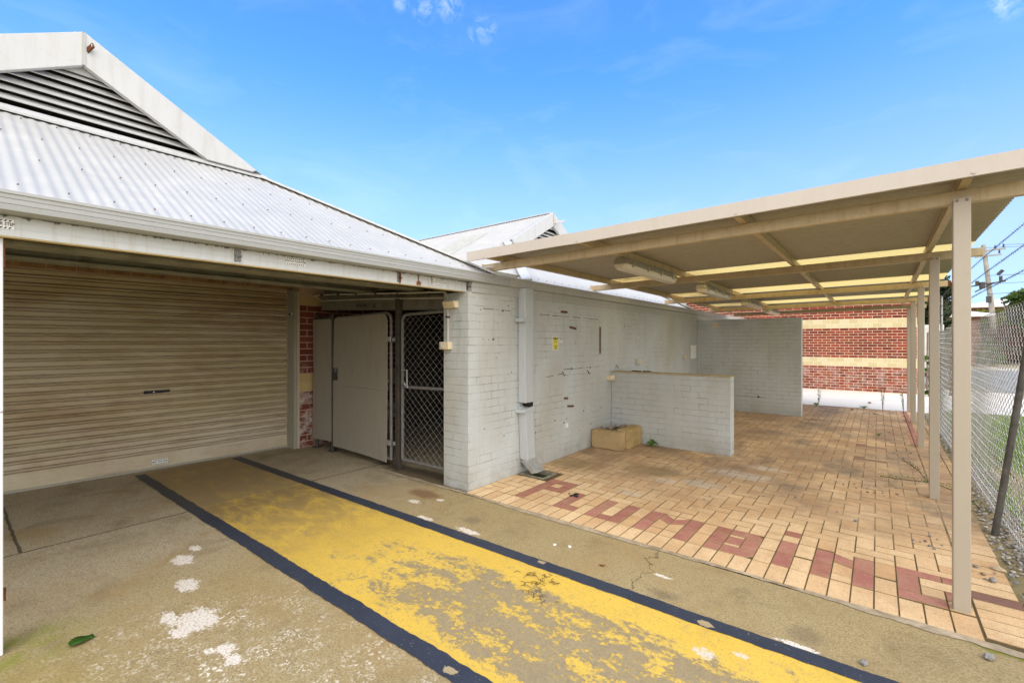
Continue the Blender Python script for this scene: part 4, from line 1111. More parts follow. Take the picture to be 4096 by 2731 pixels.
# ------------------------------------------------------------------ fittings on the long wall
t = thing('downpipe', 'square grey downpipe on the wall, dented at its joint', 'downpipe', (-3.34, 4.5, 0))
m = MB(); m.hexa([(-3.405, 4.385, .86), (-3.295, 4.385, .86), (-3.295, 4.555, .86), (-3.405, 4.555, .86), (-3.405, 4.385, 2.24), (-3.295, 4.385, 2.24), (-3.295, 4.555, 2.24), (-3.405, 4.555, 2.24)]); m.build('upper_pipe', MT['pipe'], t, bevel=.008)
m = MB(); m.hexa([(-3.405, 4.42, .17), (-3.29, 4.42, .16), (-3.29, 4.59, .16), (-3.405, 4.59, .17), (-3.405, 4.388, .80), (-3.298, 4.388, .78), (-3.298, 4.55, .78), (-3.405, 4.55, .84)]); m.build('lower_pipe', MT['pipe'], t, bevel=.008)
m = MB(); m.hexa([(-3.22, 4.41, .02), (-3.14, 4.41, .05), (-3.14, 4.575, .05), (-3.22, 4.575, .02), (-3.405, 4.425, .15), (-3.29, 4.425, .18), (-3.29, 4.585, .18), (-3.405, 4.585, .15)]); m.build('outlet_shoe', MT['galv'], t, bevel=.004)
m = MB(); m.box(-3.406, -3.285, 4.32, 4.56, 1.835, 1.878); m.build('upper_strap', MT['pipe'], t, bevel=.003)
m = MB(); m.hexa([(-3.408, 4.33, .74), (-3.285, 4.36, .745), (-3.285, 4.56, .765), (-3.408, 4.57, .765), (-3.408, 4.33, .78), (-3.285, 4.36, .785), (-3.285, 4.56, .812), (-3.408, 4.57, .812)]); m.build('lower_strap', MT['pipe'], t, bevel=.003)
m = MB(); m.box(-3.398, -3.30, 4.47, 4.548, .805, .858); m.build('broken_joint', MT['hole'], t)
t = thing('drain_pit', 'square concrete drain pit with green water under the downpipe', 'drain', (-3.21, 4.53, 0))
x0, x1, y0, y1 = PIT
m = MB(); e = .035
m.box(x0, x1, y0, y0 + e, -.055, .006); m.box(x0, x1, y1 - e, y1, -.055, .006); m.box(x0, x0 + e, y0 + e, y1 - e, -.055, .005); m.box(x1 - e, x1, y0 + e, y1 - e, -.055, .005)
m.build('pit_rim', MT['pit'], t, bevel=.006)
m = MB(); m.box(x0 + e, x1 - e, y0 + e, y1 - e, -.056, -.04); m.build('pit_water', MT['water'], t)
# caution sign
t = thing('caution_sign', 'tall yellow CAUTION safety glasses sign on the grey wall', 'sign', (-3.409, 5.215, 1.575))
def cs(u, v, d): return (-3.4095 + d, 5.215 + u, 1.575 + v)
def bx(mb, u0, u1, v0, v1, d0, d1): mb.hexa([cs(u0, v0, d0), cs(u1, v0, d0), cs(u1, v1, d0), cs(u0, v1, d0), cs(u0, v0, d1), cs(u1, v0, d1), cs(u1, v1, d1), cs(u0, v1, d1)])
m = MB(); bx(m, -.068, .068, -.088, .088, -.001, .0015); m.build('sign_border', MT['signwhite'], t)
m = MB(); bx(m, -.063, .063, -.083, .083, .0016, .0022); m.build('sign_face', MT['signyellow'], t)
m = MB(); bx(m, -.058, .058, .05, .08, .0023, .0027)
for i in range(20):
    a, b = 2 * PI * i / 20, 2 * PI * (i + 1) / 20
    q = lambda r, an, k=1.: cs(r * .9 * math.cos(an), .013 + r * 1.0 * math.sin(an), .0027)
    m.add([q(.030, a), q(.035, a), q(.035, b), q(.030, b)], [(0, 1, 2, 3)])
bx(m, -.022, -.003, .012, .022, .0023, .0027); bx(m, .003, .022, .012, .022, .0023, .0027); bx(m, -.03, .03, .018, .021, .0023, .0028)
m.build('sign_symbol', MT['ink'], t)
m = MB()
text_mesh(m, 'CAUTION', .029, lambda u, v: cs(u, .064 + v, .0032), .0006, .85); m.build('heading_lettering', MT['signyellow'], t)
m = MB()
for s_, v_ in (('SAFETY GLASSES', -.035), ('REQUIRED', -.054), ('IN THIS AREA', -.073)): text_mesh(m, s_, .0165, lambda u, v, v_=v_: cs(u, v_ + v, .0028), .0006, .82)
m.build('sign_lettering', MT['ink'], t)
def wall_label(yc, zc, wd, ht, label):
    t = thing('wall_label', label, 'label', (-3.409, yc, zc), 'small white labels on the grey wall')
    m = MB(); m.box(-3.4105, -3.4075, yc - wd / 2, yc + wd / 2, zc - ht / 2, zc + ht / 2); m.build('label_plate', MT['signwhite'], t)
    m = MB()
    m.box(-3.4073, -3.4068, yc - wd * .42, yc + wd * .42, zc + ht * .28, zc + ht * .44); m.box(-3.4073, -3.4068, yc - wd * .4, yc + wd * .4, zc - ht * .02, zc + ht * .08)
    m.box(-3.4073, -3.4068, yc - wd * .4, yc + wd * .2, zc - ht * .25, zc - ht * .17); m.build('label_print', MT['ink'], t)
wall_label(5.347, 1.614, .066, .05, 'small white printed label right beside the yellow caution sign')
wall_label(7.965, 1.685, .07, .055, 'small white label above the nearer grey wall socket')
wall_label(9.09, 1.598, .062, .05, 'small white label on wall between the two grey sockets')
# hanging chain
t = thing('chain', 'short rusty chain hanging from the grey wall', 'chain', (-3.40, 6.474, 1.81))
m = MB(); zz = 1.81; i = 0
while zz > 1.42:
    m.torus((-3.395, 6.474, zz), .0135, .0035, 'x' if i % 2 == 0 else 'y', 10, 5, 1.0); zz -= .0185; i += 1
m.build('chain_links', MT['rust'], t, smooth=True)
m = MB(); m.tube([(-3.411, 6.474, 1.822), (-3.39, 6.474, 1.826), (-3.386, 6.474, 1.815)], .004, 6); m.build('chain_hook', MT['darksteel'], t)
# patch plate, white panel, tile
t = thing('mounting_plate', 'flat grey painted mounting plate high on the grey wall', 'plate', (-3.408, 7.51, 1.86))
m = MB(); m.box(-3.411, -3.402, 7.37, 7.66, 1.845, 1.884); m.box(-3.411, -3.402, 7.48, 7.54, 1.884, 1.892); m.build('plate_body', MT['fasciag'], t, bevel=.002)
m = MB()
for yv in (7.39, 7.48, 7.55, 7.64): m.disc((-3.4025, yv, 1.86), .006, .002, 'x', 8)
m.each('plate_screw', MT['darksteel'], t)
m = MB(); m.box(-3.4115, -3.405, 10.98, 11.38, 1.20, 1.51); o = m.build('blank_noticeboard', MT['signwhite'], None, off=(-3.41, 11.2, 1.35)); tag(o, 'blank pinkish white board on wall near the tall partition', 'noticeboard')
m = MB(); m.box(-3.4115, -3.404, 5.468, 5.538, .392, .452); o = m.build('blank_tile', MT['signwhite'], None, off=(-3.41, 5.5, .42)); tag(o, 'small blank white plate low on the grey wall', 'plate')
def wedge_socket(yc, zc, label):
    t = thing('wall_socket', label, 'socket', (-3.40, yc, zc), 'grey wedge sockets on the long wall')
    m = MB(); m.hexa([(-3.411, yc - .08, zc - .05), (-3.33, yc - .06, zc - .05), (-3.33, yc + .08, zc - .05), (-3.411, yc + .09, zc - .05), (-3.411, yc - .08, zc + .05), (-3.37, yc - .06, zc + .05), (-3.37, yc + .08, zc + .05), (-3.411, yc + .09, zc + .05)])
    m.build('socket_body', MT['beigegrey'], t, bevel=.005)
    m = MB()
    for i in range(2):
        for k in range(3):
            v = zc - .032 + k * .027; dxx = -.33 - 3 + (v + .05 - zc) / .1 * -.04
            yy0 = yc - .035 + i * .055
            m.add([(dxx + .0012, yy0, v), (dxx + .0012, yy0 + .035, v), (dxx - .007, yy0 + .035, v + .018), (dxx - .007, yy0, v + .018)], [(0, 1, 2, 3)])
    m.build('socket_face', MT['beige'], t)
wedge_socket(7.9, 1.237, 'nearer grey wedge socket on wall above the low partition')
wedge_socket(10.44, 1.248, 'farther grey wedge socket on wall beside the blank white panel')
t = thing('switch_box', 'beige double switch box at the corner by the low partition', 'switch', (-3.37, 6.79, 1.01))
m = MB(); m.box(-3.411, -3.335, 6.71, 6.87, .975, 1.058); m.build('box_body', MT['beige'], t, bevel=.004)
m = MB(); m.box(-3.335, -3.331, 6.735, 6.785, 1.01, 1.048); m.box(-3.335, -3.331, 6.80, 6.85, 1.01, 1.048); m.each('rocker', MT['signwhite'], t)
def lug(yc, zc, dy, dz, label):
    t = thing('iron_lug', label, 'lug', (-3.40, yc, zc), 'rusty iron lugs on the grey wall')
    m = MB(); m.bar((-3.411, yc, zc), (-3.375, yc + dy, zc + dz), .012, .026); m.build('lug_strap', MT['rust'], t)
    m = MB(); m.torus((-3.373, yc + dy * 1.1, zc + dz * 1.1), .011, .005, 'x', 10, 5); m.build('lug_eye', MT['rust'], t)
lug(5.58, 1.805, .10, -.02, 'rusty strap lug above the yellow caution sign')
lug(5.52, .69, .09, -.005, 'lowest rusty strap lug, above the small blank plate')
lug(5.35, 2.01, .09, -.003, 'rusty strap lug just below the fascia')
lug(5.43, .81, .03, 0, 'stubby rusty lug just above the lowest strap lug')
def hook(yc, zc, label):
    m = MB(); m.tube(smooth_pts([(-3.411, yc, zc + .03), (-3.39, yc, zc + .02), (-3.385, yc, zc), (-3.382, yc + .02, zc - .02), (-3.38, yc + .045, zc - .01)], 3), .005, 6)
    o = m.build('wall_hook', MT['rust'], None, smooth=True, off=(-3.40, yc, zc)); tag(o, label, 'hook', 'bent iron hooks on the grey wall')
hook(5.38, 1.15, 'bent rusty hook on wall level with the partition top, nearest the downpipe')
hook(6.08, 1.135, 'bent rusty hook on wall left of the switch box')
hook(7.05, 1.18, 'bent rusty hook on wall just above the low partition')

# ------------------------------------------------------------------ partition walls
t = thing('low_partition', 'low grey painted brick partition wall behind the limestone trough', 'wall', (-2.5, 6.98, 0))
m = MB(); m.box(-3.405, -1.6, 6.88, 7.09, -.03, 1.095); m.build('wall_body', MT['pbrick'], t)
m = MB(); m.box(-3.405, -1.592, 6.87, 7.10, 1.0955, 1.117); m.build('wall_capping', plain('dusty tan capping', (.4, .335, .22), .9, .15, .2, 8, .4), t, bevel=.006)
t = thing('tall_partition', 'tall grey painted brick partition wall at the far end', 'wall', (-2.3, 11.55, 0))
m = MB(); m.box(-3.405, -1.265, 11.45, 11.68, -.03, 2.115); m.build('wall_body', MT['pbrick'], t)
m = MB(); m.disc((-2.08, 11.447, .36), .022, .004, 'y', 10); m.disc((-2.62, 11.447, .37), .014, .004, 'y', 8); m.box(-2.6, -1.93, 11.4475, 11.4505, .357, .363); m.build('pipe_chase', MT['hole'], t)
t = thing('socket_box', 'beige double socket box high on the tall partition', 'socket', (-2.98, 11.42, 1.985))
m = MB(); m.box(-3.05, -2.91, 11.39, 11.451, 1.94, 2.03); m.build('box_body', MT['beige'], t, bevel=.005)
m = MB(); m.box(-3.035, -2.99, 11.387, 11.3905, 1.965, 2.01); m.box(-2.97, -2.925, 11.387, 11.3905, 1.965, 2.01); m.each('socket_face', MT['tray'], t)
m = MB(); m.tube([(-3.40, 11.435, 1.985), (-3.05, 11.43, 1.99)], .010, 8); m.tube([(-3.22, 11.43, 1.99), (-3.22, 11.43, 1.94)], .006, 6); o = m.build('conduit', MT['conduit'], None, off=(-3.2, 11.43, 1.98)); tag(o, 'short grey conduit from wall corner to socket on tall partition', 'conduit')
m = MB()
for i in range(14): m.stone((-2.95 + random.uniform(-.16, .16), 7.03 + random.uniform(-.03, .03), 1.125), .02, (1.6, .8, .45))
o = m.build('bark_debris', MT['tarplug'], None, off=(-2.95, 7.03, 1.117)); tag(o, 'thin dark scrap of bark lying on top of the low partition', 'debris')

# limestone trough and pebbles
t = thing('limestone_trough', 'L shaped limestone block edging in the corner by the low partition', 'planter', (-3.1, 6.5, 0))
def rough_block(mb, x0, x1, y0, y1, z0, z1, n=7):
    nx, ny, nz = max(2, int((x1 - x0) / .05)), max(2, int((y1 - y0) / .05)), max(2, int((z1 - z0) / .05))
    import itertools
    from mathutils import noise as NZ
    idx = {}
    vs = []; fs = []
    def vid(i, j, k):
        if (i, j, k) not in idx:
            p = Vector((x0 + (x1 - x0) * i / nx, y0 + (y1 - y0) * j / ny, z0 + (z1 - z0) * k / nz))
            c = Vector(((x0 + x1) / 2, (y0 + y1) / 2, (z0 + z1) / 2))
            edge = (i in (0, nx)) + (j in (0, ny)) + (k in (0, nz))
            q = p + NZ.noise_vector(p * 9) * .006
            if edge >= 2: q += (c - p).normalized() * .009 * (edge - 1)
            idx[(i, j, k)] = len(vs); vs.append(q)
        return idx[(i, j, k)]
    for i in range(nx):
        for j in range(ny):
            fs.append((vid(i, j, 0), vid(i, j + 1, 0), vid(i + 1, j + 1, 0), vid(i + 1, j, 0))); fs.append((vid(i, j, nz), vid(i + 1, j, nz), vid(i + 1, j + 1, nz), vid(i, j + 1, nz)))
    for i in range(nx):
        for k in range(nz):
            fs.append((vid(i, 0, k), vid(i + 1, 0, k), vid(i + 1, 0, k + 1), vid(i, 0, k + 1))); fs.append((vid(i, ny, k), vid(i, ny, k + 1), vid(i + 1, ny, k + 1), vid(i + 1, ny, k)))
    for j in range(ny):
        for k in range(nz):
            fs.append((vid(0, j, k), vid(0, j, k + 1), vid(0, j + 1, k + 1), vid(0, j + 1, k))); fs.append((vid(nx, j, k), vid(nx, j + 1, k), vid(nx, j + 1, k + 1), vid(nx, j, k + 1)))
    mb.add(vs, fs)
m = MB(); rough_block(m, -3.40, -2.90, 6.185, 6.33, 0, .272); m.build('front_block', MT['lime'], t, smooth=True)
m = MB(); rough_block(m, -3.05, -2.88, 6.335, 6.87, 0, .29); m.build('side_block', plain('mossy limestone', (.46, .33, .15), .9, .15, .28, 5, .6, dirt=(.2, .15, .03), dirt_amt=.6), t, smooth=True)
m = MB(); rq = random.Random(3)
for i in range(46):
    m.stone((rq.uniform(-3.36, -3.10), rq.uniform(6.36, 6.84), .15 + rq.uniform(0, .075) + (.05 if i % 3 == 0 else 0)), rq.uniform(.022, .04), (1.3, 1, .8), rq)
m.box(-3.405, -3.052, 6.332, 6.879, .0, .15)
o = m.build('pebbles', MT['pebble'], None, off=(-3.2, 6.6, .15)); o['kind'] = 'stuff'; o['label'] = 'heap of grey brown pebbles inside the limestone trough'; o['category'] = 'pebbles'

# ------------------------------------------------------------------ canopy
cn = thing('canopy', 'cream steel framed open canopy with corrugated roof over the paving', 'canopy', (.45, 3.85, 0))
BEAM_Y = [3.85, 6.39, 9.34, 12.06, 13.80]
BOFF = [0, .004, -.018, -.055, -.085]
def droop(yv):
    if yv <= BEAM_Y[0]: return 0
    for i in range(4):
        if yv <= BEAM_Y[i + 1]:
            f = (yv - BEAM_Y[i]) / (BEAM_Y[i + 1] - BEAM_Y[i]); return BOFF[i] + (BOFF[i + 1] - BOFF[i]) * f
    return BOFF[4]
def bz(x, yv): return 2.428 + .0122 * x + droop(yv)         # underside of the beams
BD = .083; PD = .07
XL = [-3.50, -3.52, -3.42, -3.28, -3.10]
XR = [.95, .815, .85, .80, .86]
for i, yv in enumerate(BEAM_Y):
    a, b = XL[i], XR[i]
    # boxed C section with a lip along the lower edge
    m = MB()
    for (d0, d1, h0, h1) in ((0, .05, 0, BD),):
        m.hexa([(a, yv, bz(a, yv)), (b, yv, bz(b, yv)), (b, yv + .05, bz(b, yv)), (a, yv + .05, bz(a, yv)), (a, yv, bz(a, yv) + BD), (b, yv, bz(b, yv) + BD), (b, yv + .05, bz(b, yv) + BD), (a, yv + .05, bz(a, yv) + BD)])
    bm_ = m.build('beam', MT['canopy'], cn, bevel=.005)
    m = MB(); m.box(a - .006, a + .03, yv - .006, yv + .056, bz(a, yv) - .003, bz(a, yv) + BD + .003); m.build('beam_bracket', MT['canopy'], bm_)
    if i in (2, 3):
        m = MB(); m.box(b - .03, b + .002, yv - .0015, yv + .0515, bz(b, yv) - .0015, bz(b, yv) + BD + .0015); m.build('rust_patch', MT['rust'], bm_)
    px_, py_ = POSTS[i]
    hw = .0385
    m = MB(); m.box(px_ - hw, px_ + hw, yv - .072, yv - .003, -.005, bz(px_, yv) + .018)
    p_ = m.build('post', MT['post'], cn, bevel=.005)
    m = MB()
    for s_ in (-.022, .02): m.disc((px_ + s_, yv - .0725, bz(px_, yv) + .002), .008, -.005, 'y', 10)
    m.each('post_bolt', MT['screw'], p_)
PURX = [(-3.215, -3.20), (-2.10, -2.075), (-.80, -.74), (.40, .46)]
sheet_z = lambda x, yv: 2.428 + .0122 * x + droop(yv) + BD + PD + .012
YF0, YB0 = 3.62, 13.95
for (xa, xb) in PURX:
    segs = [YF0] + BEAM_Y[1:] + [YB0]
    m = MB()
    pr_ = None
    ysq = [YF0, 5.1, 6.39, 7.8, 9.34, 10.7, 12.06, 13.8, YB0]
    for q in range(len(ysq) - 1):
        y0, y1 = ysq[q], ysq[q + 1]
        f0 = xa + (xb - xa) * (y0 - YF0) / 10; f1 = xa + (xb - xa) * (y1 - YF0) / 10
        z0, z1 = bz(f0, y0) + BD + .001, bz(f1, y1) + BD + .001
        m.hexa([(f0 - .022, y0, z0), (f0 + .022, y0, z0), (f1 + .022, y1, z1), (f1 - .022, y1, z1), (f0 - .022, y0, z0 + PD), (f0 + .022, y0, z0 + PD), (f1 + .022, y1, z1 + PD), (f1 - .022, y1, z1 + PD)])
    po = m.build('purlin', MT['canopy'], cn)
    m = MB()
    for yv in BEAM_Y[1:4]:
        f0 = xa + (xb - xa) * (yv - YF0) / 10
        m.box(f0 - .026, f0 + .026, yv - .33, yv - .25, bz(f0, yv) + BD + .006, bz(f0, yv) + BD + PD - .004)
    m.each('purlin_splice', MT['canopy'], po)
def xr(yv): return .745 + .012 * (yv - 4.6)
bands = [(YF0, 6.45, 's'), (6.45, 7.21, 't'), (7.21, 9.02, 's'), (9.02, 9.78, 't'), (9.78, 11.66, 's'), (11.66, 12.42, 't'), (12.42, YB0, 's')]
for (y0, y1, kd) in bands:
    m = MB(); y = y0; prev = None; st = .0127
    while y <= y1 + 1e-6:
        o = .0105 * math.cos(2 * PI * y / .0762)
        xa, xb = -3.26, xr(y)
        cur = [(xa, y, sheet_z(xa, y) + o), (-1.3, y, sheet_z(-1.3, y) + o), (xb, y, sheet_z(xb, y) + o)]
        if prev: m.add(prev + cur, [(0, 1, 4, 3), (1, 2, 5, 4)])
        prev = cur; y += st
    m.build('roof_sheet' if kd == 's' else 'skylight_strip', MT['sheet'] if kd == 's' else MT['trans'], cn)
m = MB()
xa, xb = -3.50, 1.2
n = 24
prev = None
for i in range(n + 1):
    x = xa + (xb - xa) * i / n
    zb = 2.512 + .0128 * x; zt = zb + .104
    dn = -.006 * math.exp(-((x + 2.05) / .12) ** 2)
    cur = [(x, 3.60, zb + dn), (x, 3.592, zb + .004 + dn), (x, 3.592, zt + dn * .6), (x, 3.67, zt + .012), (x, 3.67, zt + .009), (x, 3.597, zt - .003 + dn * .6), (x, 3.60, zb + .002 + dn)]
    if prev: m.add(prev + cur, [(k, k + 1, 8 + k, 7 + k) for k in range(6)])
    prev = cur
fo = m.build('front_capping', MT['capping'], cn)
m = MB()
for x in (-3.25, -2.12, -.8, .42): m.disc((x, 3.5925, 2.535 + .0128 * x), .009, -.006, 'y', 12)
m.each('capping_screw', MT['capping'], fo)
m = MB(); m.tube(smooth_pts([(-3.52, 3.72, 2.33), (-3.47, 3.78, 2.40), (-3.40, 3.82, 2.425), (-3.33, 3.845, 2.42)], 5), .013, 8); o = m.build('conduit', MT['conduit'], None, smooth=True, off=(-3.42, 3.8, 2.4)); tag(o, 'short bent grey conduit from the gutter into the first canopy beam', 'conduit')

# fluorescent fittings under the second purlin
def make_light():
    t = thing('batten_light', 'nearest weatherproof fluorescent batten under the canopy, in front of the second beam', 'light fitting', (0, 0, 0), 'fluorescent battens under the canopy')
    L = .79
    def ring(w0, w1, z0, z1, l, c=.03):
        m = MB()
        a = [(-w0 + c * .5, -l), (w0 - c * .5, -l), (w0, -l + c), (w0, l - c), (w0 - c * .5, l), (-w0 + c * .5, l), (-w0, l - c), (-w0, -l + c)]
        b = [(q[0] * w1 / w0, q[1] * (l - .015) / l) for q in a]
        n = 8; m.add([(q[0], q[1], z0) for q in a] + [(q[0], q[1], z1) for q in b], [tuple(range(n - 1, -1, -1)), tuple(range(n, 2 * n))] + [(i, (i + 1) % n, n + (i + 1) % n, n + i) for i in range(n)]); return m
    ring(.082, .06, .0, .06, L).build('lamp_tray', MT['tray'], t, bevel=.004)
    m = ring(.08, .048, -.001, -.062, L - .004)
    m.f = [f[::-1] for f in m.f]
    m.build('lamp_diffuser', MT['diff'], t, bevel=.012)
    m = MB()
    for s_ in (-1, 1):
        for k in range(4):
            yy = -.62 + k * .41
            m.box(s_ * .082 - .007, s_ * .082 + .007, yy - .012, yy + .012, -.03, .03)
    m.each('lamp_clip', MT['chrome'], t)
    m = MB(); m.box(-.02, .02, -.6, -.52, .06, .10); m.box(-.02, .02, .52, .6, .06, .10); m.each('lamp_hanger', MT['canopy'], t)
    return t
LG = make_light()
LG.location = (-2.105, 5.22, 2.415)
dup(LG, (-2.09, 7.97, 2.40), 'second nearest fluorescent batten, between the second and third beams')
dup(LG, (-2.06, 10.75, 2.375), 'third fluorescent batten, between the third and fourth beams')
dup(LG, (-2.05, 13.0, 2.34), 'farthest fluorescent batten, smallest at the end of the row')

# ------------------------------------------------------------------ far brick building
bb = thing('brick_building', 'red brick building with two cream brick bands at the far end', 'building', (-2.5, 18.5, 0))
m = MB(); m.box(-5.88, .94, 18.41, 23, -.05, 3.42); m.build('wall', MT['mortar'], bb)
KB = {k: MB() for k in ('r0', 'c0', 'r1', 'c1', 'r2')}
rows = [(.0875, 'r0')] * 9 + [(.138, 'c0')] * 2 + [(.0875, 'r1')] * 11 + [(.145, 'c1')] * 2 + [(.0875, 'r2')] * 12
bricks(KB, None, -5.88, .94, rows, lambda u, d, z: (u, 18.41 - d, z), z0=.01)
bricks(KB, None, 18.42, 22.9, rows, lambda u, d, z: (.94 + d, u, z), z0=.01)
for k_ in KB: KB[k_].build('red_brickwork' if k_[0] == 'r' else 'cream_band', MT['brick'] if k_[0] == 'r' else MT['cream'], bb)
m = MB(); m.box(-6.08, -5.885, 18.3, 18.6, 0, 3.6); m.build('corner_board', MT['white'], bb)
m = MB()
z = 2.2
while z < 4.2:
    m.hexa([(-10, 18.42, z), (-6.09, 18.42, z), (-6.09, 18.5, z + .02), (-10, 18.5, z + .02), (-10, 18.44, z + .12), (-6.09, 18.44, z + .12), (-6.09, 18.5, z + .12), (-10, 18.5, z + .12)]); z += .16
m.build('louvred_siding', MT['white'], bb)
m = MB(); m.box(-10, -6.0, 18.6, 18.7, 0, 4.2); m.build('siding_backing', MT['hole'], bb)
m = MB(); m.hexa([(-10, 18.0, 3.62), (1.25, 18.0, 3.42), (1.25, 23, 4.6), (-10, 23, 4.8), (-10, 18.0, 3.68), (1.25, 18.0, 3.48), (1.25, 23, 4.66), (-10, 23, 4.86)]); m.build('roof', MT['roof'], bb)

# ------------------------------------------------------------------ chain link fence with barbed wire
fn = thing('chain_link_fence', 'sagging galvanised chain link fence topped with barbed wire', 'fence', (.9, 8, 0))
def fx(yv, z):
    k = max(0., min(1., (9.5 - yv) / 5.5)); bul = .03 * math.sin(yv * 1.7) * math.sin(max(0, z) * 1.6)
    return .86 + (.115 * k + .01) * max(z, 0) + bul * (1 if z < 1.9 else 0)
def ftop(yv): return 1.80 + .19 * max(0., min(1., (11.2 - yv) / 7)) + .02 * math.sin(yv * 2.2)
m = MB(); pu, pvv = .09, .08
yv = 2.6; k = 0
rf = random.Random(9)
while yv < 12.6:
    for sg in (1, -1):
        pts = []; z = -.06; s = 0; tp = ftop(yv)
        while z < tp:
            yy = yv + sg * (pu / 2 if s % 2 else 0) + .012 * math.sin(z * 5 + k * .05)
            pts.append((fx(yy, z) + (.004 if (s + (sg > 0)) % 2 else -.004), yy, z)); z += pvv / 2; s += 1
        m.tube(pts, .003, 3, cap=False)
    yv += pu; k += 1
m.build('fence_mesh', MT['link'], fn)
m = MB()
m.tube([(fx(y_, ftop(y_)), y_, ftop(y_)) for y_ in [2.4 + i * .4 for i in range(26)]], .003, 5)
m.tube([(fx(y_, .05) - .01, y_, .03 + .02 * math.sin(y_)) for y_ in [2.4 + i * .4 for i in range(26)]], .003, 5)
m.each('tension_wire', MT['galv'], fn)
strands = [[(2.6, 2.87), (4, 2.80), (6, 2.67), (8, 2.55), (11.2, 2.37), (13, 2.3)], [(2.6, 2.69), (4, 2.62), (6, 2.48), (8, 2.36), (11.2, 2.21), (13, 2.2)], [(2.6, 2.42), (4, 2.36), (6, 2.25), (8, 2.17), (11.2, 2.05), (13, 2.0)]]
for st in strands:
    m = MB()
    pts = smooth_pts([(fx(a, 2.2), a, b) for a, b in st], 14)
    for ph in (0, PI):
        m.tube([(p.x + .0025 * math.cos(i * 1.3 + ph), p.y, p.z + .0025 * math.sin(i * 1.3 + ph)) for i, p in enumerate(pts)], .0017, 4)
    L = 0
    for i in range(len(pts) - 1):
        seg = (pts[i + 1] - pts[i]).length; n = max(1, int(seg / .085 + .5))
        for q in range(n):
            p = pts[i].lerp(pts[i + 1], (q + .5) / n); a = rf.uniform(0, 6.28)
            d = Vector((math.cos(a), .3, math.sin(a))) * .017; e = Vector((math.sin(a), -.3, -math.cos(a))) * .017
            m.tube([p - d, p + d], .0013, 3); m.tube([p - e, p + e], .0013, 3); m.tube([p - Vector((0, .007, 0)), p + Vector((0, .007, 0))], .005, 5)
    m.build('barbed_wire', MT['barb'], fn)
m = MB(); m.tube([(.765, 5.516, -.06), (.855, 5.52, .7), (.945, 5.53, 1.46), (1.05, 5.55, 2.4)], .0235, 12); m.build('fence_post', MT['oldpost'], fn, smooth=True)['label'] = 'dark leaning pipe post of the fence'
m = MB(); m.tube([(.90, 11.2, -.06), (.90, 11.2, 2.41)], .018, 10); m.build('fence_post', MT['galv'], fn, smooth=True)['label'] = 'straight thin galvanised post of the fence'
m = MB(); m.tube([(1.31, 20.5, -.06), (1.33, 20.5, 1.9)], .042, 12); m.tube([(1.28, 20.46, .92), (1.28, 20.46, 1.0)], .05, 10); m.build('fence_post', MT['galv'], fn, smooth=True)['label'] = 'thick galvanised end post of the fence'
m = MB()
for zz in (2.35, 2.2, 2.05, 1.8, 1.2, .6): m.tube([(.90, 11.2, zz - (.0)), (1.1, 15.5, zz * .97 - .05), (1.32, 20.5, zz * .8)], .0035, 4)
m.each('strand_wire', MT['galv'], fn)
m = MB(); m.tube(smooth_pts([(fx(4.2, .55) - .01, 4.2, .30), (.97, 5.0, .33), (.95, 6.2, .40), (.93, 7.6, .50)], 6), .005, 5); m.build('loose_wire', MT['rust'], fn)

# ------------------------------------------------------------------ vegetation
def leaf_cloud(mb, c, rad, n, size, rnd, flat=1.0):
    for i in range(n):
        a = rnd.uniform(0, 6.28); u = rnd.uniform(-1, 1); r = rnd.random() ** .45
        s = math.sqrt(1 - u * u)
        p = Vector((c[0] + rad[0] * r * s * math.cos(a), c[1] + rad[1] * r * s * math.sin(a), c[2] + rad[2] * r * u))
        d = Vector((rnd.gauss(0, 1), rnd.gauss(0, 1), rnd.gauss(0, .7))).normalized(); e = d.orthogonal().normalized(); f = d.cross(e)
        k = size * rnd.uniform(.6, 1.4); e *= k; f *= k * .45
        mb.add([p - e, p + f, p + e, p - f], [(0, 1, 2, 3)])
def tree(name, label, x, yv, h, rad, leafmat, seed, trunk=.12, clumps=14, leaves=260, size=.1, cat='tree', base=.3, group=None):
    rnd = random.Random(seed)
    t = thing(name, label, cat, (x, yv, 0), group)
    tr_ = MB()
    tr_.tube([(x, yv, -.1), (x + .05 * h / 4, yv, h * .35), (x - .03 * h / 4, yv + .05, h * .7)], trunk, 9, taper=[1.2, .8, .35])
    lf = MB()
    for i in range(clumps):
        a = rnd.uniform(0, 6.28); q = rnd.random() ** .5; zz = h * (base + (1 - base) * rnd.random() ** .8)
        prof = math.sin(min(1, max(.08, (zz / h - base * .6) / (1.05 - base * .6))) * PI) ** .6
        cx, cy = x + math.cos(a) * rad * q * prof, yv + math.sin(a) * rad * q * prof
        rr = rad * rnd.uniform(.28, .5)
        tr_.tube([(x, yv, h * .3), ((x + cx) / 2, (yv + cy) / 2, (zz + h * .35) / 2), (cx, cy, zz)], trunk * .3, 5, taper=[1, .7, .3])
        leaf_cloud(lf, (cx, cy, min(zz, h - rr * .5)), (rr, rr, rr * .75), leaves, size, rnd)
    tr_.build('trunk', MT['bark'], t); lf.build('crown', leafmat, t)
    return t
tree('evergreen_tree', 'dark dense evergreen tree behind the far fence posts', 1.75, 29, 4.7, 1.3, MT['leafdark'], 1, clumps=26, leaves=420, size=.11, base=.12)
tree('bushy_tree', 'bushy mid green tree right of the leaning power pole', 9.6, 50, 5.4, 2.6, MT['leafmid'], 2, clumps=26, leaves=330, size=.16, base=.2)
tree('bushy_tree', 'dark green tree at the right picture edge beyond the road', 11.2, 45, 5.0, 2.4, MT['leafdark'], 3, clumps=24, leaves=330, size=.15, base=.15)
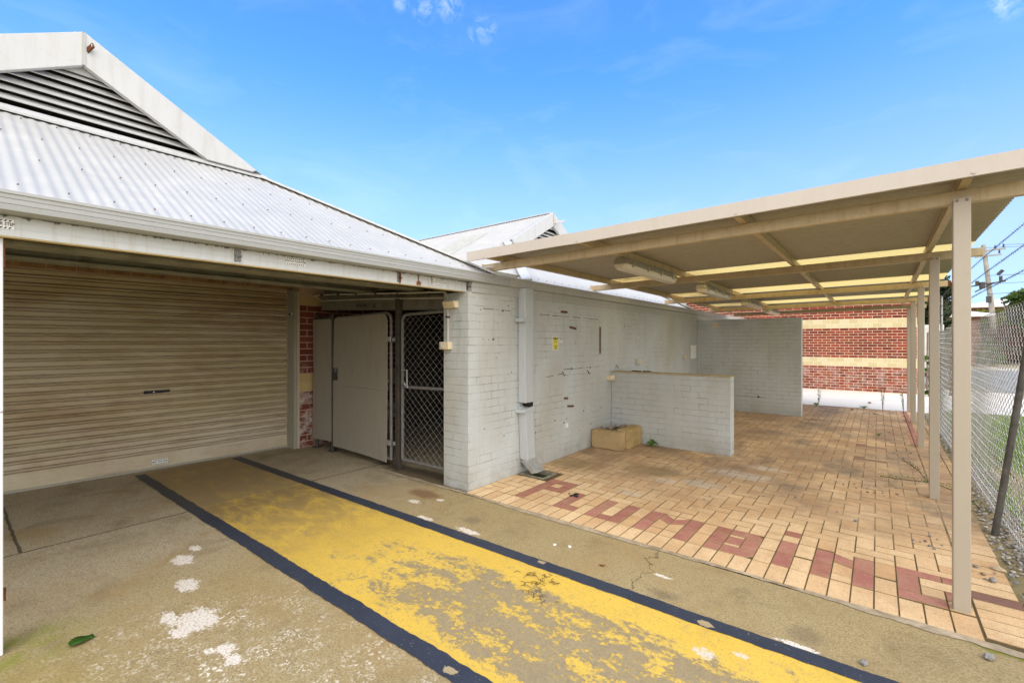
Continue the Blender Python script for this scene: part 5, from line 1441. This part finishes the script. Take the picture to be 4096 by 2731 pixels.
tree('garden_shrub', 'yellow green shrub in front of the pale roofed house', 6.4, 49, 3.9, 1.3, MT['leafyel'], 4, clumps=14, leaves=260, size=.12, base=.15, cat='shrub')
tree('garden_shrub', 'round dark green shrub left of the power pole', 7.2, 50, 3.6, 1.2, MT['leafmid'], 5, clumps=12, leaves=260, size=.12, base=.1, cat='shrub')
tree('garden_shrub', 'reddish garden shrub beyond the road under the power pole', 7.0, 46.5, 2.6, 1.4, MT['leafred'], 6, clumps=12, leaves=240, size=.12, base=.05, cat='shrub')
tree('garden_shrub', 'reddish garden shrub at the right picture edge', 11.0, 43.5, 2.3, 1.5, MT['leafred'], 16, clumps=12, leaves=240, size=.12, base=.05, cat='shrub')
tree('garden_shrub', 'low bright green hedge bush beyond the road', 9.4, 43.5, 1.5, 1.6, MT['leafyel'], 7, clumps=12, leaves=240, size=.1, base=.02, cat='shrub')
tree('garden_shrub', 'low olive bush beside the brick gate pillar', 4.9, 42, 1.7, 1.2, MT['leafmid'], 8, clumps=10, leaves=240, size=.1, base=.02, cat='shrub')
tree('garden_shrub', 'dry brown bush at the foot of the far fence', 1.75, 19.3, 1.35, .45, plain('dry brown leaf', (.2, .13, .08), .8, .2, .3, 9), 9, trunk=.03, clumps=9, leaves=160, size=.045, base=.02, cat='shrub')
tree('fence_weed', 'tall green weed growing up the thick end post', 1.22, 18.6, 1.15, .17, MT['weed'], 10, trunk=.02, clumps=9, leaves=150, size=.035, base=.02, cat='weed')
def weed(x, yv, h, r, n, label, seed, wide=.03, cat='weed'):
    rnd = random.Random(seed); m = MB()
    for i in range(n):
        a = 2 * PI * i / n + rnd.uniform(-.3, .3); l = r * rnd.uniform(.6, 1.1); hh = h * rnd.uniform(.4, 1)
        d = Vector((math.cos(a), math.sin(a), 0)); s = Vector((-d.y, d.x, 0)) * wide * rnd.uniform(.7, 1.2)
        b = Vector((x, yv, 0)); p1 = b + d * l * .45 + Vector((0, 0, hh)); p2 = b + d * l + Vector((0, 0, hh * .45))
        m.add([b - s * .2, b + s * .2, p1 + s, p1 - s, p2], [(0, 1, 2, 3), (3, 2, 4)])
    o = m.build('weed', MT['weed'], None, off=(x, yv, 0)); return tag(o, label, cat)
weed(-2.70, 6.80, .10, .13, 14, 'leafy green weed at the foot of the low partition', 1, .022)
weed(-.25, 13.80, .07, .15, 16, 'low green weed tuft at the far edge of the paving', 2, .012)
weed(-1.18, 13.55, .10, .10, 12, 'small weed beside the foot of the tall partition', 3, .012)
weed(.02, 9.9, .06, .06, 8, 'tiny green sprout in the paving joints', 4, .008)
weed(.93, 3.95, .07, .09, 12, 'low leafy weed at the right edge of the gravel', 5, .015)
def stalk(x, yv, h, label, seed):
    rnd = random.Random(seed); t = thing('stalk_weed', label, 'weed', (x, yv, 0), 'thin seed stalk weeds')
    m = MB(); l = MB()
    for i in range(4):
        dx_, dy_ = rnd.uniform(-.06, .06), rnd.uniform(-.06, .06); pts = [(x, yv, 0), (x + dx_ * .4, yv + dy_ * .4, h * .5), (x + dx_, yv + dy_, h * rnd.uniform(.75, 1))]
        m.tube(pts, .003, 4, taper=[1.2, .9, .5])
        for k in range(14):
            f = rnd.uniform(.25, 1); p = Vector(pts[0]).lerp(Vector(pts[2]), f); leaf_cloud(l, p, (.025, .025, .02), 2, .012, rnd)
    m.build('stems', MT['twig'], t); l.build('leaves', MT['weed'], t)
stalk(.10, 13.5, .62, 'thin weed stalk in front of the far canopy post', 1)
stalk(-1.16, 13.9, .45, 'thin weed stalk just beyond the tall partition', 2)
stalk(.46, 13.3, .55, 'thin weed stalk against the farthest canopy post', 3)
# trailing weeds by the second post
def creeper(pts, label, seed, mat):
    rnd = random.Random(seed); t = thing('trailing_weed', label, 'weed', pts[0])
    m = MB(); sp = smooth_pts(pts, 6); m.tube(sp, .004, 5)
    l = MB()
    for p in sp:
        for k in range(5): leaf_cloud(l, p + Vector((rnd.uniform(-.03, .03), rnd.uniform(-.03, .03), rnd.uniform(0, .03))), (.03, .03, .015), 2, .008, rnd)
    m.build('stem', MT['twig'], t); l.build('leaves', mat, t)
creeper([(.70, 6.55, .02), (.55, 6.7, .05), (.40, 6.75, .06), (.22, 6.8, .04), (.03, 6.95, .01)], 'trailing weed creeping over the pavers behind the second post', 1, MT['weed'])
creeper([(.45, 7.0, .01), (.38, 7.5, .03), (.28, 7.9, .03)], 'short dry creeper on the pavers beyond the second post', 2, MT['leafdark'])
creeper([(.64, 6.9, .02), (.70, 6.4, .06), (.76, 6.0, .03)], 'trailing weed reaching right towards the fence', 3, MT['weed'])

# ------------------------------------------------------------------ small things on the ground
m = MB()
n = 12
pts = []
for i in range(n + 1):
    f = i / n; wd = .036 * math.sin(min(1, f * 1.25 + .12) * PI * .86) ** .7
    pts.append((f, wd))
a, b = Vector((-3.30, .425)), Vector((-3.315, .525)); d = (b - a); nn_ = Vector((-d.y, d.x)).normalized()
vs = []
for f, wd in pts:
    c = a + d * f; z = .012 + .006 * math.sin(f * 5)
    vs += [(c.x + nn_.x * wd, c.y + nn_.y * wd, z + .008), (c.x, c.y, z), (c.x - nn_.x * wd, c.y - nn_.y * wd, z + .006)]
m.add(vs, [q for i in range(n) for q in ((3 * i, 3 * i + 1, 3 * i + 4, 3 * i + 3), (3 * i + 1, 3 * i + 2, 3 * i + 5, 3 * i + 4))])
o = m.build('fallen_leaf', MT['greenleaf'], None, smooth=True, off=(-3.31, .47, .01)); tag(o, 'single broad green leaf lying on the concrete at lower left', 'leaf')
sm = o.modifiers.new('thick', 'SOLIDIFY'); sm.thickness = .0015
def dead(x, yv, r, label, seed):
    rnd = random.Random(seed); m = MB()
    m.add([(x - r, yv, .004), (x, yv - r * .5, .012), (x + r, yv + .2 * r, .02), (x + .1 * r, yv + r * .55, .006)], [(0, 1, 2), (0, 2, 3)])
    o = m.build('dead_leaf', MT['deadleaf'], None, off=(x, yv, 0)); tag(o, label, 'leaf', 'dead leaves on the ground')
    s = o.modifiers.new('thick', 'SOLIDIFY'); s.thickness = .002
dead(-2.46, 6.11, .045, 'curled brown leaf on the pavers in front of the trough', 1)
dead(-3.0, 4.66, .035, 'small brown leaf beside the drain pit', 2)
dead(-1.53, 2.95, .03, 'small brown leaf on the concrete right of the letter painted lines', 3)
m = MB()
for i in range(26): m.stone((-2.46 + random.gauss(0, .028), 4.13 + random.gauss(0, .03), .004), .014, (1.2, 1, .5))
o = m.build('tar_blob', MT['tarplug'], None, off=(-2.46, 4.13, 0)); tag(o, 'rough black tar blob on the red letter L pavers', 'tar')
# twigs
def twig(cx, cy, n, label, seed):
    rnd = random.Random(seed); m = MB()
    for i in range(n):
        x, yv = cx + rnd.gauss(0, .06), cy + rnd.gauss(0, .04); a = rnd.uniform(0, 6.28); l = rnd.uniform(.02, .05)
        m.tube([(x, yv, .009), (x + l * math.cos(a), yv + l * math.sin(a), .012), (x + 1.5 * l * math.cos(a + .4), yv + 1.5 * l * math.sin(a + .4), .009)], .0016, 4)
    o = m.build('twig_litter', MT['twig'], None, off=(cx, cy, 0)); tag(o, label, 'twigs')
twig(-1.78, 2.52, 26, 'dry twig litter on the yellow paint by the upper dark line', 1)
twig(-1.68, 2.38, 16, 'smaller dry twig litter below the larger one on yellow paint', 2)
# loose stones
lib = []
for i in range(4):
    rnd = random.Random(40 + i); mb = MB(); mb.stone((0, 0, 0), 1.0, (1.3, 1, .75), rnd)
    mb.stone
    lib.append(mb)
stone_mesh = {}
def stone(x, yv, r, mat='stoneg', label='small grey stone lying loose on the tan pavers', group='loose stones on the pavers', kind=0, rot=None, zs=1.0):
    key = (kind % 4, mat)
    if key not in stone_mesh:
        me = D.meshes.new('loose_stone'); me.from_pydata(lib[kind % 4].v, [], lib[kind % 4].f); me.materials.append(MT[mat]); me.update(); stone_mesh[key] = me
    o = D.objects.new('loose_stone', stone_mesh[key]); COL.objects.link(o)
    o.location = (x, yv, r * .55 * zs); o.scale = (r, r, r * zs); o.rotation_euler = (0, 0, rot if rot is not None else random.uniform(0, 6))
    return tag(o, label, 'stone', group)
rs = random.Random(21)
spots = []
for (cx, cy, n, sp) in ((.30, 4.9, 9, .1), (-.1, 6.25, 12, .16), (.1, 8.7, 10, .28), (-.2, 10.6, 8, .5), (-.3, 12.5, 10, .6), (.55, 4.5, 7, .1), (-.9, 6.0, 4, .6), (-1.6, 5.2, 2, .25), (-.3, 5.3, 5, .3), (.3, 10.5, 6, .2)):
    for i in range(n): spots.append((cx + rs.gauss(0, sp), cy + rs.gauss(0, sp)))
for i, (x, yv) in enumerate(spots):
    if x < -3.2 or x > .66: continue
    stone(x, yv, rs.uniform(.007, .015), 'stoneg' if rs.random() < .75 else 'pebble', kind=i)
stone(.66, 4.62, .036, 'stonet', 'largest smooth tan stone on pavers right of the nearest post', None, 0, .3, .6)
stone(.60, 4.38, .024, 'stoneg', 'dark grey stone on pavers below the large smooth one', None, 1)
stone(.44, 3.3, .026, 'stoneg', 'pale grey stone on concrete at the corner of the paving', None, 2)
stone(-.05, 2.86, .02, 'stoneg', 'grey stone on the open concrete between paving and painted lines', None, 3)
stone(.06, 2.68, .022, 'stoneg', 'grey stone lying on the upper dark painted line', None, 0)
stone(-.02, 12.9, .045, 'stonet', 'largest tan stone on pavers near the far white path', None, 1, .5, .7)
stone(-.45, 13.3, .035, 'pebble', 'brown stone near the far edge of the paving', None, 2)
stone(-.15, 15.0, .04, 'pebble', 'brown stone lying on the far white path', None, 3)
stone(-1.98, 3.02, .012, 'signwhite', 'left of two white chips on the concrete', None, 0)
stone(-1.87, 3.06, .012, 'signwhite', 'right of two white chips on the concrete', None, 1)
for i in range(9):
    stone(.70 + rs.uniform(0, .35), 4.1 + rs.uniform(0, .55), rs.uniform(.012, .022), 'stoneg', 'grey stone scattered on earth by the paving corner', 'stones on the earth by the paving corner', i)

# ------------------------------------------------------------------ street beyond: pole, wires, houses
pl = thing('power_pole', 'leaning grey power pole with crossarms beyond the fence', 'power pole', (6.35, 45.9, 0))
m = MB(); m.tube([(6.5, 45.9, -.3), (6.25, 45.9, 4.0), (5.85, 45.9, 8.4)], .155, 12, taper=[1.1, .95, .75]); m.build('pole_shaft', MT['timber'], pl, smooth=True)
m = MB(); m.bar((5.2, 45.9, 7.9), (6.9, 45.7, 8.0), .1, .12); m.bar((5.4, 45.8, 7.55), (6.7, 45.7, 7.6), .09, .1); m.each('crossarm', MT['timber'], pl)
m = MB()
for (x, z) in ((5.3, 8.0), (5.75, 8.05), (6.4, 8.05), (6.8, 8.1), (5.5, 7.65), (6.6, 7.7)): m.tube([(x, 45.75, z), (x, 45.75, z + .22)], .06, 8, taper=[1, .6])
m.each('insulator', MT['darksteel'], pl)
m = MB(); m.tube([(5.75, 45.6, 5.3), (5.75, 45.6, 5.75)], .16, 10); m.tube([(6.5, 45.6, 6.2), (6.75, 45.6, 6.5)], .1, 8); m.bar((5.2, 45.7, 5.5), (6.9, 45.7, 5.75), .08, .08); m.tube([(5.5, 45.6, 5.55), (5.5, 45.6, 5.85)], .1, 8); m.tube([(6.65, 45.6, 5.75), (6.65, 45.6, 6.1)], .09, 8); m.box(5.95, 6.2, 45.55, 45.75, 4.3, 4.75); m.bar((5.4, 45.7, 5.1), (6.3, 45.7, 5.65), .08, .08); m.each('pole_equipment', MT['darksteel'], pl)
def wire(a, b, sag, label, r=.012):
    m = MB(); a = Vector(a); b = Vector(b)
    m.tube([a.lerp(b, i / 14) - Vector((0, 0, sag * 4 * (i / 14) * (1 - i / 14))) for i in range(15)], r, 4)
    o = m.build('overhead_wire', MT['wire'], None, off=tuple(a)); tag(o, label, 'wire', 'overhead wires by the power pole')
wire((5.3, 45.75, 8.2), (60, 60, 9.5), .8, 'topmost overhead wire running right from the pole'); wire((6.8, 45.75, 8.25), (60, 52, 9.0), .8, 'second overhead wire running right from the pole')
wire((5.95, 45.7, 6.2), (60, 48, 7.6), .7, 'middle overhead wire running right from the pole'); wire((5.95, 45.7, 5.6), (55, 36, 7.2), .6, 'overhead wire at the equipment box height of the pole'); wire((6.0, 45.7, 4.9), (50, 30, 7.0), .5, 'lowest overhead wire running right from the pole')
wire((5.3, 45.75, 8.2), (-30, 60, 8.6), .8, 'overhead wire running left from the top of the pole')
h1 = thing('house', 'pale roofed brick house behind the power pole', 'house', (8.0, 62, 0))
def house(root, x0, x1, y0, y1, zb, ze, zr, wallm):
    m = MB(); m.box(x0, x1, y0, y1, zb, ze); m.build('wall', wallm, root)
    m = MB(); ov = .6; yc = (y0 + y1) / 2; ins = min((x1 - x0) * .3, (y1 - y0) / 2)
    b = [(x0 - ov, y0 - ov, ze), (x1 + ov, y0 - ov, ze), (x1 + ov, y1 + ov, ze), (x0 - ov, y1 + ov, ze), (x0 + ins, yc, zr), (x1 - ins, yc, zr)]
    m.add(b + [(q[0], q[1], q[2] - .15) for q in b[:4]], [(0, 1, 5, 4), (1, 2, 5), (2, 3, 4, 5), (3, 0, 4), (6, 7, 1, 0), (7, 8, 2, 1), (8, 9, 3, 2), (9, 6, 0, 3), (9, 8, 7, 6)]); m.build('roof', MT['houseroof'], root)
    m = MB(); w_ = (x1 - x0)
    for f in (.2, .6): m.box(x0 + w_ * f, x0 + w_ * (f + .18), y0 - .03, y0 + .02, ze - 1.5, ze - .35)
    m.each('window', MT['glass'], root)
house(h1, 6.4, 16.5, 58, 68, 0, 4.75, 5.75, MT['tile'])
h2 = thing('house', 'small brick porch house with white roof left of the power pole', 'house', (4.3, 44, 0))
house(h2, 2.9, 5.2, 42, 46, 0, 3.35, 3.75, MT['tile'])
m = MB(); m.box(4.35, 4.85, 37.8 + 3, 41.2, 0, 2.9); o = m.build('brick_pillar', MT['tile'], None, off=(4.6, 41, 0)); tag(o, 'tall orange brick pillar under the white porch roof', 'pillar')
m = MB(); m.box(6.2, 40, 47.0, 47.25, 0, 1.7); o = m.build('garden_wall', MT['render'], None, off=(12, 47, 0)); tag(o, 'pale rendered garden wall beyond the road', 'wall')
t = thing('white_board', 'white notice board behind the third canopy post', 'board', (1.35, 24.0, 0))
m = MB(); m.box(1.12, 2.0, 24, 24.05, .4, 2.25); m.build('board_panel', MT['signwhite'], t)
m = MB(); m.box(1.2, 1.26, 24.05, 24.1, 0, 2.3); m.box(1.86, 1.92, 24.05, 24.1, 0, 2.3); m.each('board_post', MT['galv'], t)

# ------------------------------------------------------------------ sky and sun
SUN_EL, SUN_AZ = R(50), R(118)      # azimuth clockwise from +Y
sd = Vector((math.sin(SUN_AZ) * math.cos(SUN_EL), math.cos(SUN_AZ) * math.cos(SUN_EL), math.sin(SUN_EL)))
L = D.lights.new('sun', 'SUN'); L.energy = .65; L.angle = R(45); L.color = (1, .95, .88)
lo_ = D.objects.new('sun', L); COL.objects.link(lo_); lo_.rotation_euler = (-sd).to_track_quat('-Z', 'Y').to_euler(); lo_.location = (10, -10, 20)
W = D.worlds.new('World'); scene.world = W; W.use_nodes = True
nt = W.node_tree; nt.nodes.clear()
wm = Mat.__new__(Mat); wm.nt = nt; wm._pos = None
out = nt.nodes.new('ShaderNodeOutputWorld'); bg = nt.nodes.new('ShaderNodeBackground')
nt.links.new(bg.outputs[0], out.inputs[0])
sky = nt.nodes.new('ShaderNodeTexSky'); sky.sky_type = 'NISHITA'; sky.sun_disc = False; sky.sun_elevation = SUN_EL; sky.sun_rotation = SUN_AZ
sky.air_density = 1.0; sky.dust_density = .6; sky.ozone_density = 2.0
tc = wm.n('TexCoord').outputs['Generated']
dirn = wm.n('VectorMath', {0: tc}, operation='NORMALIZE').outputs[0]
x, y, z = wm.sep(dirn)
gain = wm.n('VectorMath', {0: sky.outputs[0], 1: (.5, 1.0, 1.45)}, operation='MULTIPLY').outputs[0]
hz = wm.math('MULTIPLY', wm.sstep(z, .52, .08), .62)
hs = wm.mix(hz, gain, wm.comb(2.85, 2.9, 4.1))
# cloud bank added out of view for neutral light, thin wisps in the clear part
fwd = wm.math('ADD', wm.math('MULTIPLY', x, -.624), wm.math('MULTIPLY', y, .7815))
nz_ = wm.noise(2.2, 6, .6, dirn)
bank = wm.sstep(wm.math('ADD', fwd, wm.math('MULTIPLY', wm.math('SUBTRACT', nz_, .5), .5)), .22, -.12)
wisp = wm.ramp(wm.noise(3.2, 8, .62, wm.scaled((1.2, 1.2, 3.2), dirn), dist=.8), [(.5, 0.), (.8, 1.)])
wisp = wm.math('MULTIPLY', wisp, .05)
puff = None
from math import sqrt
def pdir(px, py):
    u, v = (px - 2048) / 1830, (1365.5 - py) / 1830; S_, C_ = math.sin(R(38.6)), math.cos(R(38.6))
    return Vector((-S_ + u * C_, C_ + u * S_, v)).normalized()
tuft = wm.ramp(wm.noise(42, 7, .7, dirn, dist=.6), [(.42, 0.), (.68, 1.)])
for (px_, py_, r) in ((1940, 118, .016), (1910, 135, .012), (1795, 18, .018), (1695, 40, .014), (1605, 12, .01), (4030, 15, .016)):
    d = pdir(px_, py_)
    ds = wm.n('VectorMath', {0: dirn, 1: tuple(d)}, operation='DISTANCE').outputs['Value']
    k = wm.math('MULTIPLY', wm.sstep(ds, r * 2.0, r * .3), tuft)
    puff = k if puff is None else wm.math('MAXIMUM', puff, k)
fac = wm.math('MAXIMUM', bank, wm.math('MAXIMUM', wisp, wm.math('MULTIPLY', puff, .17)))
CLOUD = (9.6, 9.4, 9.1)
cc = wm.comb(*CLOUD)
colr = wm.mix(fac, hs, cc)
nt.links.new(colr, bg.inputs['Color']); bg.inputs['Strength'].default_value = .15

# ------------------------------------------------------------------ camera
cam = D.cameras.new('camera'); co = D.objects.new('camera', cam); COL.objects.link(co)
cam.sensor_width = 36; cam.lens = 36 * 1830 / 4096; cam.clip_end = 600; cam.clip_start = .05
co.location = (0, 0, 1.6); co.rotation_euler = (R(90), 0, R(38.6))
scene.camera = co
vs_ = scene.view_settings
vs_.view_transform = 'Standard'; vs_.look = 'None'; vs_.gamma = 1; vs_.exposure = .78; vs_.use_curve_mapping = False
